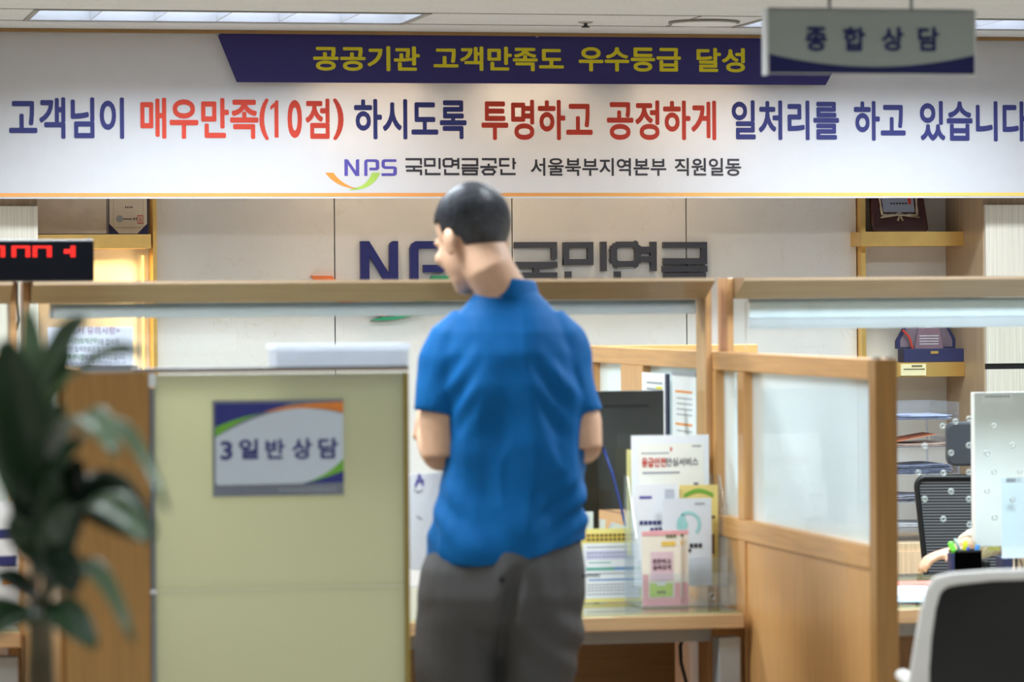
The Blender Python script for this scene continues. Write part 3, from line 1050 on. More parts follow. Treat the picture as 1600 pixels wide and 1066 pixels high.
top = q2((165, 360), (480, 175), (740, 160)) + q2((740, 160), (920, 165), (1048, 205))[1:]
sf.poly('white_field', [zc_(165, 680), zc_(180, 696)] + [zc_(760, 693)] + q2((760, 693), (930, 650), (1048, 520))[1:] + top[::-1], mat('sign_white', (206, 214, 224), 0.5, var=0.01), r, 0.0012)
sf.poly('navy_field', [zc_(165, 285)] + q2((165, 285), (400, 220), (560, 165))[1:] + [zc_(700, 122), zc_(165, 122)], mat('sign_navy', (48, 52, 128), 0.5), r, 0.0008)
sf.poly('green_field', q2((165, 290), (300, 225), (470, 195)) + q2((470, 195), (300, 255), (165, 360))[1:], mat('sign_green', (116, 180, 58), 0.5), r, 0.0010)
sf.poly('orange_field', q2((510, 186), (660, 125), (1048, 118)) + q2((1048, 196), (800, 130), (510, 190)), mat('sign_orange', (232, 136, 56), 0.5), r, 0.0009)
sf.poly('green_corner', q2((1048, 515), (930, 650), (755, 695)) + q2((860, 672), (960, 640), (1048, 608)), mat('sign_green', (0, 0, 0)), r, 0.0009)
sf.poly('navy_corner', [zc_(755, 696), zc_(1048, 690)] + q2((1048, 608), (960, 645), (860, 672)), mat('sign_navy', (0, 0, 0)), r, 0.0008)
its = []
for t, x0, x1, y0, y1 in (('3', 197, 283, 385, 520), ('일', 325, 462, 372, 516), ('반', 508, 642, 375, 518), ('상', 692, 830, 372, 522), ('담', 872, 1012, 372, 520)):
    a, b_ = zc_(x0, y1), zc_(x1, y0)
    its.append((t, sf, a[0], a[1], b_[0], b_[1]))
lettering('lettering', its, mat('sign_indigo', (60, 62, 122), 0.6), r, 0.035, 0.0018)
sf.bars('small_writing', [(0.50 + .05 * i, 0.045, 0.54 + .05 * i, 0.075) for i in range(9)], grey_ink, r)

# white tray lying on the frosted screen
x0, x1 = P(431, 550, YG).x, P(637, 550, YG).x
zb = zt + 0.0125
z1 = P(530, 538, YG).z
r = root('document_tray', 'white lipped document tray resting on top of the frosted screen', 'tray', ((x0 + x1) / 2, YG + 0.03, zb))
MB().box(x0, x1, YG - 0.012, YG + 0.11, zb, z1 - 0.012).build('body', mat('milky_plastic', (240, 243, 248), 0.4, var=0.01, trans=0.6), r, bevel=0.002)
MB().box(x0 - 0.003, x1 + 0.003, YG - 0.018, YG + 0.114, z1 - 0.0115, z1).build('lip', mat('milky_plastic', (240, 243, 248), 0.4, var=0.01, trans=0.6), r, bevel=0.002)

# hanging sign
YHS = 7.6
hf = Face.px(1201, 16, 1522, 115, YHS)
r = root('hanging_sign', 'grey hanging ceiling sign with navy lettering and a navy curved foot', 'hanging sign', hf.at(.5, 0))
MB().box(hf.x0, hf.x1, YHS, YHS + 0.03, hf.z0, hf.z1).build('panel', mat('grey_sign_panel', (176, 184, 180), 0.5, var=0.01), r)
MB().box(hf.x0 - 0.006, hf.x0, YHS - 0.003, YHS + 0.033, hf.z0 - 0.004, hf.z1 + 0.002).build('end_cap', white, r, bevel=0.001)
MB().box(hf.x1, hf.x1 + 0.004, YHS - 0.003, YHS + 0.033, hf.z0 - 0.004, hf.z1 + 0.002).build('end_cap', white, r, bevel=0.001)
MB().box(hf.x0, hf.x1, YHS - 0.003, YHS + 0.033, hf.z1 + 0.0002, hf.z1 + 0.004).build('top_channel', grey_metal, r)
arc = [tuple(p) for p in curve_pts((0, .3), (.5, -.09), (1, .3), 24)]
hf.poly('navy_foot', [(0, 0), (1, 0)] + arc[::-1], mat('deep_navy', (8, 14, 92), 0.5), r, 0.001)
its = [(t, hf) + onface(hf, a, 42, b_, 80) for t, a, b_ in (('종', 1258, 1292), ('합', 1317, 1352), ('상', 1377, 1412), ('담', 1434, 1467))]
lettering('lettering', its, mat('sign_ink', (30, 38, 104), 0.6), r, 0.035, 0.0015)
for px in (1296, 1424):
    x = P(px, 16, YHS + .015).x
    MB().tube([(x, YHS + 0.015, hf.z1 + 0.004), (x, YHS + 0.015, CEIL)], 0.004, 10).build('rod', grey_metal, r)

# ------------------------------------------------------------------ tables
def counter_table(label, x0, x1, modesty=9.3):
    r = root('counter_table', label, 'table', ((x0 + x1) / 2, 9.2, 0), 'counter tables behind the screens')
    yf, yb = 8.70, 9.75
    t = 0.036
    MB().box(x0, x1, yf, yb, TZ - t - 0.006, TZ - 0.006).build('table_top', desk_x, r, bevel=0.003)
    MB().box(x0 + 0.004, x1 - 0.004, yf + 0.004, yb - 0.004, TZ - 0.0055, TZ).build('glass_sheet', glass('desk_glass', (0.86, 0.93, 0.9), 1.5), r)
    w = P(1170, 1020, 8.72).x - P(1135, 1020, 8.72).x
    for xa in (x0 + 0.01, x1 - 0.004 - w):
        MB().box(xa, xa + w, 8.72, 8.78, 0, TZ - t - 0.03).build('leg', grey_metal, r, bevel=0.004)
        MB().box(xa, xa + w, 9.62, 9.68, 0, TZ - t - 0.03).build('leg', grey_metal, r, bevel=0.004)
    MB().box(x0 + 0.01 + w, x1 - 0.004 - w, 8.79, 8.83, TZ - t - 0.045, TZ - t - 0.0065).build('crossbeam', grey_metal, r)
    MB().box(x0 + 0.02, x1 - 0.02, modesty, modesty + 0.02, 0.06, TZ - t - 0.0065).build('modesty_panel', dark_wood, r)
    return r


counter_table('wood edged glass topped counter table in front of the man', H1L + 0.001, H1R - 0.001)
counter_table('wood edged glass topped staff table behind the white customer chair', H2L + 0.002, H2L + 1.74)
c = [P(1068, 996, 9.2), P(1063, 1010, 9.18), P(1064, 1035, 9.18), P(1072, 1066, 9.18), P(1074, 1150, 9.18)]
p = c[-1].copy()
p.z = 0.004
tag(MB().tube([P(1075, 985, 9.22)] + c + [p, p + Vector((0.1, 0.02, 0))], 0.005, 8).build('power_cable', black, smooth=True), 'thick black cable hanging under the counter table', 'cable')

# ================================================================== things on the middle counter table
def leaflet(name, label, face, m, cat='leaflet', group=None):
    r = root(name, label, cat, face.at(.5, 0), group)
    face.sheet('sheet', m, r, 0.002)
    return r


xl_, xr_ = P(976, 850, 9.03).x, P(1121, 850, 9.03).x
yf_ = 8.85
r = root('brochure_stand', 'clear acrylic tiered brochure stand at the right end of the counter table', 'brochure stand', ((xl_ + xr_) / 2, 8.94, TZ))
e = 0.0005
ztop = P(1050, 742, 9.03).z
MB().box(xl_, xr_, yf_, 9.034, TZ + e, TZ + 0.004).build('base', acrylic, r)
MB().box(xl_, xr_, 9.031, 9.034, TZ + 0.004, ztop).build('back_plate', acrylic, r)
for x in (xl_, xr_ - 0.003):
    MB().prism([Vector((x, yf_, TZ + 0.004)), Vector((x, 9.03, TZ + 0.004)), Vector((x, 9.03, ztop)), Vector((x, 9.0, ztop)), Vector((x, yf_, TZ + 0.07))], (0.003, 0, 0)).build('side_plate', acrylic, r)
za = P(1050, 868, 9.0).z
MB().box(xl_ + 0.003, xr_ - 0.003, 8.985, 9.02, za - 0.003, za).box(xl_ + 0.003, xr_ - 0.003, 8.985, 8.987, za, za + 0.06).build('pocket', acrylic, r)
zb = P(1050, 916, 8.93).z
MB().box(xl_ + 0.003, xr_ - 0.003, 8.915, 8.975, zb - 0.003, zb).box(xl_ + 0.003, xr_ - 0.003, 8.915, 8.917, zb, zb + 0.07).build('pocket', acrylic, r)
MB().box(xl_ + 0.003, xr_ - 0.003, 8.856, 8.858, TZ + 0.004, TZ + 0.085).build('pocket', acrylic, r)
p = P(1113, 932, 8.853)
MB().tube([p + Vector((0.008 * math.cos(q), 0, 0.008 * math.sin(q))) for q in [2 * math.pi * i / 16 for i in range(17)]], 0.002, 6, cap=False).build('grommet', steel, r)

pale_yellow = mat('pale_yellow_paper', (238, 230, 160), 0.7)
f = Face.px(980, 702, 1090, 867, 9.016)
f.z0 = za + 0.0005
leaflet('leaflet', 'pale yellow sheet peeking out behind the tall white poster', f, pale_yellow)
f = Face.px(987, 680, 1108, 867, 9.004)
f.z0 = za + 0.0005
r = leaflet('poster', 'tall white poster with red and black title in the brochure stand', f, paper, 'poster')
pz = Face(f.x0, f.x1, f.z0, f.z1, f.Y - 0.0005)
pz.bars('cream_field', [(.09, .05, .93, .93)], mat('cream_field', (244, 242, 232), 0.7, var=0.01), r, 0.0003)
lettering('red_title', [('응급안전', pz, .13, .735, .44, .815)], red_ink, r, 0.03, 0.0012)
lettering('black_title', [('안심서비스', pz, .44, .74, .86, .812)], mat('title_grey', (96, 92, 100), 0.7), r, 0.02, 0.0012)
pz.bars('writing', [(.13 + .04 * i, .845, .16 + .04 * i, .857) for i in range(9)] + [(.14 + .04 * i, .68, .175 + .04 * i, .695) for i in range(12)] + [(.78, .9, .9, .912)], grey_ink, r, 0.0012)
pz.bars('red_mark', [(.5, .865, .52, .9), (.38, .57, .46, .585), (.80, .45, .9, .47)], red_ink, r, 0.0012)
pz.bars('picture', [(.25, .545, .32, .59), (.8, .55, .86, .6), (.35, .38, .7, .46)], mat('picture_slate', (92, 96, 130), 0.6, var=0.2, scale=60), r, 0.0012)

f = Face.px(991, 757, 1060, 916, 8.96)
f.z0 = zb + 0.0005
r = leaflet('leaflet', 'white leaflet with navy heading at the left of the brochure stand', f, paper)
f.bars('heading', [(.12 + .1 * i, .60, .2 + .1 * i, .64) for i in range(7)] + [(.36 + .1 * i, .53, .44 + .1 * i, .57) for i in range(5)], navy, r, 0.0012)
f.bars('small_logo', [(.12, .86, .4, .885)], purple_ink, r, 0.0012)
f.bars('grey_block', [(.3, .25, .7, .42), (.7, .84, .9, .95)], mat('pale_grey_ink', (196, 200, 212), 0.7), r, 0.0011)
f = Face.px(1062, 758, 1122, 916, 8.97)
f.z0 = zb + 0.0005
r = leaflet('leaflet', 'yellow leaflet with green arched heading in the brochure stand', f, mat('warm_yellow_paper', (240, 216, 132), 0.7))
b = MB()
pts = [f.at(.12 + .76 * i / 8, .87 + .05 * math.sin(math.pi * i / 8), 0.0012) for i in range(9)]
for i in range(8):
    b.flat([pts[i], pts[i + 1], pts[i + 1] + Vector((0, 0, .011)), pts[i] + Vector((0, 0, .011))])
b.build('green_arch', green_ink, r)
f.bars('writing', [(.55, .66, .92, .69), (.6, .3, .9, .5)], mat('brown_writing', (130, 96, 60), 0.7), r, 0.0012)
f = Face.px(1035, 779, 1112, 915, 8.935)
f.z0 = zb + 0.0005
r = leaflet('leaflet', 'white leaflet with a teal globe picture in the brochure stand', f, mat('ice_paper', (226, 232, 240), 0.6, var=0.01))
b = MB()
c0 = f.at(.52, .70, 0.0012)
for rr0, rr1, q0, q1 in ((.034, .026, -.8, 2.2), (.03, .0, 2.0, 4.4)):
    n = 14
    for i in range(n):
        a, b2 = q0 + (q1 - q0) * i / n, q0 + (q1 - q0) * (i + 1) / n
        b.flat([c0 + Vector((k * math.cos(t), 0, k * math.sin(t))) for k, t in ((rr1 + 1e-4, a), (rr0, a), (rr0, b2), (rr1 + 1e-4, b2))])
b.build('globe', mat('teal_ink', (158, 214, 214), 0.6), r)
f.bars('heading', [(.55 + .09 * i, .43, .62 + .09 * i, .48) for i in range(3)] + [(.5, .38, .58, .42)], ink, r, 0.0012)
f.bars('small_logo', [(.66, .93, .86, .945)], grey_ink, r, 0.0012)


def pink_leaflet(px0, px1, py0, Y, label):
    f = Face.px(px0, py0, px1, 951, Y)
    f.z0 = TZ + 0.0045
    r = leaflet('leaflet', label, f, mat('ivory_paper', (244, 236, 222), 0.7, var=0.01), 'leaflet')
    f.bars('pink_field', [(0.0, 0, 1, .1), (.02, .1, .16, .42), (.84, .1, .98, .3), (0, .94, 1, 1)], mat('pink_ink', (238, 170, 176), 0.7), r, 0.001)
    f.bars('mauve_field', [(.22, .34, .8, .72)], mat('mauve_ink', (226, 198, 208), 0.7), r, 0.0011)
    lettering('heading', [('든든하고', f, .27, .56, .74, .63), ('실속있게', f, .27, .48, .74, .55)], mat('plum_ink', (104, 62, 84), 0.7), r, 0.03, 0.0018)
    f.bars('green_field', [(.2, .12, .78, .3)], mat('lime_field', (182, 214, 96), 0.7), r, 0.0011)
    f.bars('white_spot', [(.38, .27, .6, .33)], white, r, 0.0014)
    f.bars('writing', [(.38 + .08 * i, .16, .44 + .08 * i, .2) for i in range(3)] + [(.62 + .09 * i, .91, .69 + .09 * i, .95) for i in range(3)], mat('olive_writing', (96, 110, 60), 0.7), r, 0.0016)
    f.bars('yellow_tag', [(.5, .8, .86, .86)], mat('amber_ink', (240, 200, 90), 0.7), r, 0.0014)
    return r


pink_leaflet(1013, 1076, 829, 8.878, 'pink and ivory leaflet half hidden behind its twin in the front pocket')
pink_leaflet(1003, 1064, 830, 8.866, 'pink and ivory leaflet frontmost in the brochure stand')

f = Face.px(906, 826, 1003, 944, 9.04)
f.z0 = TZ + 0.0025
r = root('notice_stand', 'yellow bordered notice standing on the counter beside the man', 'notice', f.at(.5, 0))
f.sheet('sheet', mat('yellow_border_paper', (240, 226, 140), 0.6, var=0.01), r, 0.002)
f.bars('white_field', [(.05, .05, .95, .80)], paper, r, 0.0006)
f.bars('heading', [(.12 + .07 * i, v, .17 + .07 * i, v + .035) for v in (.89, .835) for i in range(9)], mat('brown_heading', (92, 74, 50), 0.7), r, 0.001)
f.bars('heading_band', [(.08, .825, .76, .935)], mat('amber_band', (240, 208, 96), 0.7), r, 0.0007)
f.bars('purple_box', [(.1, .58, .8, .7)], mat('lilac_ink', (206, 204, 234), 0.7), r, 0.0009)
f.bars('blue_line', [(.1, .43, .92, .475), (.14, .29, .9, .315)], mat('azure_ink', (120, 158, 204), 0.7), r, 0.0009)
f.bars('green_line', [(.1, .43, .55, .475), (.14, .53, .5, .545)], mat('sea_ink', (112, 176, 160), 0.7), r, 0.0011)
f.bars('writing', [(.12 + .06 * i, v, .17 + .06 * i, v + .015) for v in (.74, .66, .61, .38, .23, .19, .15, .1) for i in range(10)], grey_ink, r, 0.0012)
MB().box(f.x0 - 0.004, f.x1 + 0.004, 9.036, 9.075, TZ + 0.0005, TZ + 0.0022).build('stand_base', acrylic, r)

# monitor on the middle table
f = Face.px(704, 612, 1038, 798, 9.32)
r = root('computer_monitor', 'dark grey computer monitor seen from behind, right of the man', 'monitor', (f.at(.5, 0).x, 9.34, TZ))
MB().box(f.x0, f.x1, 9.32, 9.335, f.z0, f.z1).build('casing', darkgrey, r, bevel=0.003)
MB().box(f.x0 + 0.004, f.x1 - 0.004, 9.3355, 9.3365, f.z0 + 0.006, f.z1 - 0.006).build('screen', black, r)
q = Face.px(860, 632.5, 1014, 638, 9.3195)
MB().box(q.x0, q.x1, 9.3185, 9.3198, q.z0, q.z1).build('vent_slot', black, r)
xc = P(893, 800, 9.3).x
MB().box(xc - 0.075, xc + 0.072, 9.285, 9.3185, TZ + 0.008, f.z0 + 0.18).build('neck', black, r, bevel=0.006)
MB().box(xc - 0.14, xc + 0.14, 9.24, 9.42, TZ + 0.0005, TZ + 0.0085).build('foot', black, r, bevel=0.003)
p = [P(943, 700, 9.312), P(947, 712, 9.27), P(957, 740, 9.26), P(970, 790, 9.26), P(979, 830, 9.255)]
g = p[-1].copy()
g += Vector((0.01, 0, 0))
g.z = TZ + 0.0045
p += [g, g + Vector((0.05, 0.03, 0))]
tag(MB().tube(p, 0.0038, 8).build('blue_cable', mat('blue_cable', (40, 66, 156), 0.4), smooth=True), 'blue cable hanging from the back of the dark monitor', 'cable')
for i, (a, b_, y0, lab) in enumerate(((912, 927, 800, 'small white card standing beside the dark monitor foot'), (938, 946, 812, 'narrow white card standing right of the monitor foot'))):
    f = Face.px(a, y0, b_, 850, 9.2)
    f.z0 = TZ + 0.0006
    tag(f.sheet('desk_card', paper, None, 0.012), lab, 'card')
f = Face.px(955, 817, 981, 850, 9.24)
b = MB()
b.prism([f.at(0, .75), f.at(.2, 1), f.at(1, .8), f.at(.95, 0), f.at(.05, 0)], (0, 0.03, 0))
for v in b.v:
    if v.z < TZ + 0.02:
        v.z = TZ + 0.0006
tag(b.build('memo_pad', paper), 'white memo pad propped under the blue cable', 'memo pad')

# sheets hung on the inside of the side partition
def hung(label, px0, px1, py0, h, clear_top):
    X = PR0 - 0.004
    a, b_ = PX(px0, py0, X), PX(px1, py0, X)
    z1 = (a.z + b_.z) / 2
    r = root('hung_sheet', label, 'document', (X, (a.y + b_.y) / 2, z1 - h))
    MB().box(X, X + 0.0015, b_.y, a.y, z1 - h, z1).build('sheet', paper, r)
    m = mat('sleeve_strip', (150, 156, 168), 0.4)
    b = MB()
    L = a.y - b_.y
    if clear_top:
        MB().box(X - 0.001, X + 0.003, b_.y, a.y, z1 + 0.0003, z1 + 0.012).build('sleeve_edge', m, r)
        for v in (.16, .52):
            b.box(X - 0.0008, X - 0.0002, a.y - L * .85, a.y - L * .15, z1 - h * v - 0.006, z1 - h * v)
        b.build('orange_heading', orange_ink, r)
        b = MB()
        for v in (.24, .3, .36, .42, .6, .66, .72):
            b.box(X - 0.0008, X - 0.0002, a.y - L * .85, a.y - L * .2, z1 - h * v - 0.003, z1 - h * v)
        b.build('writing', grey_ink, r)
    else:
        for v in (.1, .17, .26, .33, .4):
            b.box(X - 0.0008, X - 0.0002, a.y - L * .85, a.y - L * .2, z1 - h * v - 0.006, z1 - h * v)
        b.build('writing', grey_ink, r)
        MB().box(X - 0.0012, X - 0.0009, a.y - L * .85, a.y - L * .6, z1 - h * .18, z1 - h * .15).build('highlight', yellow_ink, r)
        MB().box(X - 0.004, X + 0.003, b_.y - 0.025, b_.y - 0.0005, z1 - h, z1).build('binder_spine', m_navy, r)
    return r


hung('white sheet with black writing hung behind the dark monitor', 1003, 1041, 583, 0.24, False)
hung('white sheet with orange headings hung beside the hood post', 1050, 1087, 588, 0.24, True)

# left booth side: notice propped on a monitor's top edge
f = Face.px(66, 571.5, 216, 800, 9.62)
r = root('computer_monitor', 'grey monitor top edge under the green and black notice', 'monitor', (f.at(.5, 0).x, 9.64, TZ))
f.z0 = TZ + 0.09
MB().box(max(f.x0, PL1 + 0.02), f.x1, 9.62, 9.65, f.z0, f.z1).build('casing', mat('slate_plastic', (96, 98, 108), 0.5), r, bevel=0.002)
xm = f.at(.55, 0).x
MB().box(xm - 0.03, xm + 0.03, 9.625, 9.645, TZ + 0.01, f.z0).build('neck', black, r)
MB().box(xm - 0.07, xm + 0.07, 9.58, 9.70, TZ + 0.0005, TZ + 0.01).build('foot', black, r)
zt_ = f.z1
f = Face.px(75, 511, 208, 571, 9.63)
f.z0 = zt_ + 0.0005
f.x0 = max(f.x0, PL1 + 0.004)
r = root('notice_sheet', 'white notice with green and black writing behind the plant leaves', 'notice', f.at(.5, 0))
f.sheet('sheet', mat('notice_paper', (236, 240, 252), 0.6, var=0.01, trans=0.45), r, 0.002)
lettering('purple_lettering', words(f, [('<신고서 유의사항>', (92, 510.5, 187, 523))]), mat('magenta_ink', (140, 66, 120), 0.7), r, 0.0, 0.0015)
lettering('green_lettering', words(f, [('점심시간(당직근무)', (96, 528.5, 154, 539)), ('신고서', (80, 541, 100, 551)), ('행복센터장', (101, 553, 131, 563)), ('인계', (144, 553, 157, 563))]), mat('leaf_green_ink', (64, 130, 40), 0.7), r, 0.012, 0.0015)
lettering('black_lettering', words(f, [('에 접수된', (155, 529, 186, 539)), ('(전산 입력완료건 및 미입력건 포함)', (100, 541, 201, 551)), ('모두', (86, 553, 99, 563)), ('에게', (131, 553, 143, 563)),
                                       ('부탁드립니다.', (160, 553, 196, 563)), ('- 오늘도 점심시간에 수고하셨습니다~^^', (86, 564.5, 197, 571))]), mat('notice_ink', (70, 66, 96), 0.7), r, 0.0, 0.0015)

# ================================================================== right booth, staff side
f = Face.px(1523, 612, 1790, 852, 9.4)
r = root('white_monitor', 'white computer monitor seen from behind at the right edge', 'monitor', (f.at(.5, 0).x, 9.42, TZ))
w = f.x1 - f.x0
h = f.z1 - f.z0
k = 0.018
arc_ = [f.at(k / w * (1 - math.sin(t)), k / h * (1 - math.cos(t))) for t in (math.pi / 2 * i / 5 for i in range(6))]
MB().prism(arc_[::-1] + [f.at(1, 0), f.at(1, 1), f.at(0, 1)], (0, 0.03, 0)).build('casing', white, r, bevel=0.002)
MB().box(f.x0 + 0.004, f.x1 - 0.004, 9.4302, 9.431, f.z0 + 0.02, f.z1 - 0.004).build('screen', black, r)
q = Face.px(1534, 613.5, 1583, 630, 9.399)
q.sheet('paper_label', paper, r, 0.0008)
q.bars('label_writing', [(.1 + .09 * i, .55, .16 + .09 * i, .7) for i in range(9)], grey_ink, r, 0.0008)
xm = f.at(.6, 0).x
MB().box(xm - 0.04, xm + 0.04, 9.385, 9.399, TZ + 0.01, f.z0 + 0.15).build('neck', white, r, bevel=0.003)
MB().box(xm - 0.12, xm + 0.12, 9.33, 9.48, TZ + 0.0005, TZ + 0.0105).build('foot', white, r, bevel=0.003)
f = Face.px(1565, 746, 1640, 872, 9.092)
r = root('notice_sheet', 'pale blue sheet taped behind the glass at the right edge', 'notice', f.at(.5, 0))
f.sheet('sheet', mat('pale_blue_sheet', (214, 228, 242), 0.5, var=0.01), r, 0.001)
f.bars('tape', [(.1, .94, .3, .99), (.7, .94, .9, .99)], grey_ink, r, 0.0004)
tag(Face.px(1545, 818, 1562, 861, 9.46).sheet('sticky_note', mat('lemon_paper', (236, 238, 150), 0.6, trans=0.2), None, 0.001), 'yellow sticky note hanging below the white monitor', 'sticky note')

# pens in a black cup
yc_ = 9.33
cf_ = Face.px(1493, 861, 1534, 920, yc_)
cx_ = cf_.at(.5, 0).x
hw = (cf_.x1 - cf_.x0) / 2
r = root('pen_cup', 'black square pen cup holding highlighters on the staff table', 'pen cup', (cx_, yc_ + hw, TZ))
b = MB()
x0, x1, y0, y1, z0, z1 = cx_ - hw, cx_ + hw, yc_, yc_ + 0.055, TZ + 0.0005, cf_.z1
b.box(x0, x1, y0, y0 + 0.002, z0, z1).box(x0, x1, y1 - 0.002, y1, z0, z1).box(x0, x0 + 0.002, y0, y1, z0, z1).box(x1 - 0.002, x1, y0, y1, z0, z1).box(x0, x1, y0, y1, z0, z0 + 0.003)
b.build('cup', glass('smoked_plastic', (0.05, 0.05, 0.06), 1.45, 0.0), r)
MB().box(x0 - 0.001, x1 + 0.001, y0 - 0.001, y0 + 0.003, z1 - 0.004, z1 + 0.001).box(x0 - 0.001, x1 + 0.001, y1 - 0.003, y1 + 0.001, z1 - 0.004, z1 + 0.001).build('rim', black, r)


def pen(name, label, px, py, bx, rad, m, m2, Y):
    t = P(px, py, Y)
    b_ = Vector((bx, Y, TZ + 0.006))
    r = root(name, label, 'pen', b_, 'pens in the black cup')
    d = (t - b_)
    MB().tube([b_, b_ + d * 0.62, b_ + d * 0.63], [rad, rad, rad * .9], 10).build('barrel', m, r, smooth=True)
    MB().tube([b_ + d * 0.632, b_ + d * 0.97, t], [rad * 1.08, rad * 1.08, rad * .6], 10).build('cap', m2, r, smooth=True)


pen('highlighter', 'bright green highlighter leaning left in the pen cup', 1484, 847, cx_ + 0.002, 0.0075, mat('green_marker', (110, 220, 60), 0.4), mat('green_cap', (124, 226, 70), 0.4), yc_ + 0.014)
pen('ball_pen', 'silver pen between the green and yellow highlighters', 1492, 842, cx_ + 0.02, 0.0045, steel, mat('pearl_grey', (190, 200, 206), 0.3), yc_ + 0.025)
pen('highlighter', 'yellow highlighter in the middle of the pen cup', 1508.5, 845, cx_ - 0.003, 0.0065, mat('yellow_marker', (236, 236, 60), 0.4), mat('yellow_cap', (240, 240, 50), 0.4), yc_ + 0.036)
pen('ball_pen', 'dark blue pen right of the yellow highlighter', 1513, 855, cx_ - 0.008, 0.0045, navy, mat('blue_cap', (40, 64, 170), 0.4), yc_ + 0.016)
pen('ball_pen', 'sky blue capped pen at the right of the pen cup', 1528, 851, cx_ + 0.014, 0.006, mat('sky_cap', (60, 140, 220), 0.4), mat('sky_cap', (60, 140, 220), 0.4), yc_ + 0.03)
f = Face.px(1477, 864, 1484.5, 920, 9.36)
tag(MB().box(cx_ - hw - 0.013, cx_ - hw - 0.002, 9.33, 9.36, TZ + 0.0005, f.z1).build('navy_notebook', m_navy, bevel=0.001), 'navy notebook standing against the left of the pen cup', 'notebook')
f = Face.px(1538, 877, 1548, 920, 9.33)
tag(MB().box(f.x0, f.x1, 9.33, 9.36, TZ + 0.0005, f.z1).build('black_holder', black, bevel=0.003), 'small black holder standing right of the pen cup', 'holder')
f = Face.px(1568, 872, 1581, 920, 9.3)
tag(MB().box(f.x0, f.x1, 9.3, 9.36, TZ + 0.0005, f.z1).build('navy_box', m_navy, bevel=0.002), 'small navy box behind the white customer chair', 'box')
x = P(1588, 900, 9.2).x
r = root('counter_pen', 'black counter pen with red tip in its stand', 'pen', (x, 9.2, TZ))
z1 = P(1588, 845, 9.2).z
MB().tube([(x, 9.2, TZ + 0.0005), (x, 9.2, TZ + 0.012), (x, 9.2, TZ + 0.025), (x, 9.2, TZ + 0.035)], [0.018, 0.018, 0.008, 0.0055], 16).build('stand', black, r, smooth=True)
MB().tube([(x, 9.2, TZ + 0.0355), (x, 9.2, z1 - 0.012)], 0.004, 10).build('barrel', black, r, smooth=True)
MB().tube([(x, 9.2, z1 - 0.0118), (x, 9.2, z1)], 0.0042, 10).build('tip', red_ink, r, smooth=True)
MB().tube([(x + 0.014, 9.2, TZ + 0.012), (x + 0.022, 9.21, TZ + 0.05), (x + 0.012, 9.21, TZ + 0.085), (x + 0.022, 9.21, z1), (x + 0.012, 9.205, z1 + 0.006)], 0.0016, 6).build('cord', black, r)

# papers on the staff table
def desk_sheet(label, pts, m, z, name='paper_sheet'):
    tag(MB().prism([PZ(px, py, z) for px, py in pts], (0, 0, 0.0008)).build(name, m), label, 'paper')


desk_sheet('pale blue folder at the front edge of the staff table', [(1380, 941), (1560, 940), (1560, 921), (1392, 922)], mat('sky_folder', (176, 212, 230), 0.5), TZ + 0.0005, 'folder')
desk_sheet('white paper lying on the pale blue folder', [(1384, 933), (1500, 932), (1494, 916), (1390, 916)], paper, TZ + 0.0016)
desk_sheet('red printed paper behind the white sheet on the staff table', [(1396, 915.5), (1452, 914), (1456, 908), (1404, 909)], mat('red_print', (216, 120, 104), 0.6, var=0.08), TZ + 0.0008)

# mesh office chair
def cam_local(base, turn=0.0):
    m = Matrix.Rotation(-YAW + turn, 4, 'Z')
    m.translation = base
    return m


base = PD(1545, 700, 11.4)
base.z = 0
M = cam_local(base)
sx = 11.4 / F


def lx(px):
    return (px - 1545) * sx


def lz(py):
    return CZ - (py - HZ) * sx


r = root('office_chair', 'black mesh office chair with headrest behind the staff table', 'chair', base)
m_mesh = mat('black_mesh', (60, 62, 66), 0.7, var=0.0)
nt = m_mesh.node_tree
wv = nt.nodes.new('ShaderNodeTexWave')
wv.bands_direction = 'Z'
wv.inputs['Scale'].default_value = 34
nt.links.new(nt.nodes['Texture Coordinate'].outputs['Object'], wv.inputs[0])
nt.links.new(wv.outputs['Fac'], nt.nodes['Color Ramp'].inputs[0])
nt.nodes['Color Ramp'].color_ramp.elements[0].color = lin((22, 23, 26))
nt.nodes['Color Ramp'].color_ramp.elements[1].color = lin((96, 98, 102))
xl0, xr0 = lx(1424), -lx(1424)
zb0, zt0 = lz(935), lz(746)


def rrect(x0, x1, z0, z1, k, y, n=5):
    out = []
    for cx, cz, a in ((x1 - k, z1 - k, 0), (x0 + k, z1 - k, 90), (x0 + k, z0 + k, 180), (x1 - k, z0 + k, 270)):
        for i in range(n + 1):
            t = math.radians(a + 90 * i / n)
            out.append(Vector((cx + k * math.cos(t), y, cz + k * math.sin(t))))
    return out


loop = rrect(xl0 + 0.012, xr0 - 0.012, zb0, zt0 - 0.01, 0.03, 0)
for v in loop:
    v.x += 0.10 * (zt0 - v.z) * (1 if v.x < 0 else -1)
MB().tube(loop + [loop[0], loop[1]], 0.009, 8, ref=(0, 1, 0), cap=False).map(M).build('back_frame', black, r, smooth=True)
MB().prism([v * 1.0 for v in loop], (0, 0.004, 0)).map(M).build('mesh_back', m_mesh, r)
hl = rrect(lx(1479), lx(1611), lz(733), lz(664), 0.025, -0.02)
MB().prism(hl, (0, 0.06, 0)).map(M).build('headrest', mat('chair_pad', (50, 54, 62), 0.6), r, bevel=0.008)
MB().box(lx(1530), lx(1560), 0.03, 0.05, zt0 - 0.05, lz(664) - 0.04).map(M).build('headrest_stem', black, r)
MB().box(xl0 + 0.03, xr0 - 0.03, -0.42, 0.03, 0.42, 0.49).map(M).build('seat', mat('chair_pad', (0, 0, 0)), r, bevel=0.02)
MB().box(-0.03, 0.03, 0.03, 0.06, 0.40, zt0 - 0.06).map(M).build('back_spine', black, r)
cxm = (xl0 + xr0) / 2
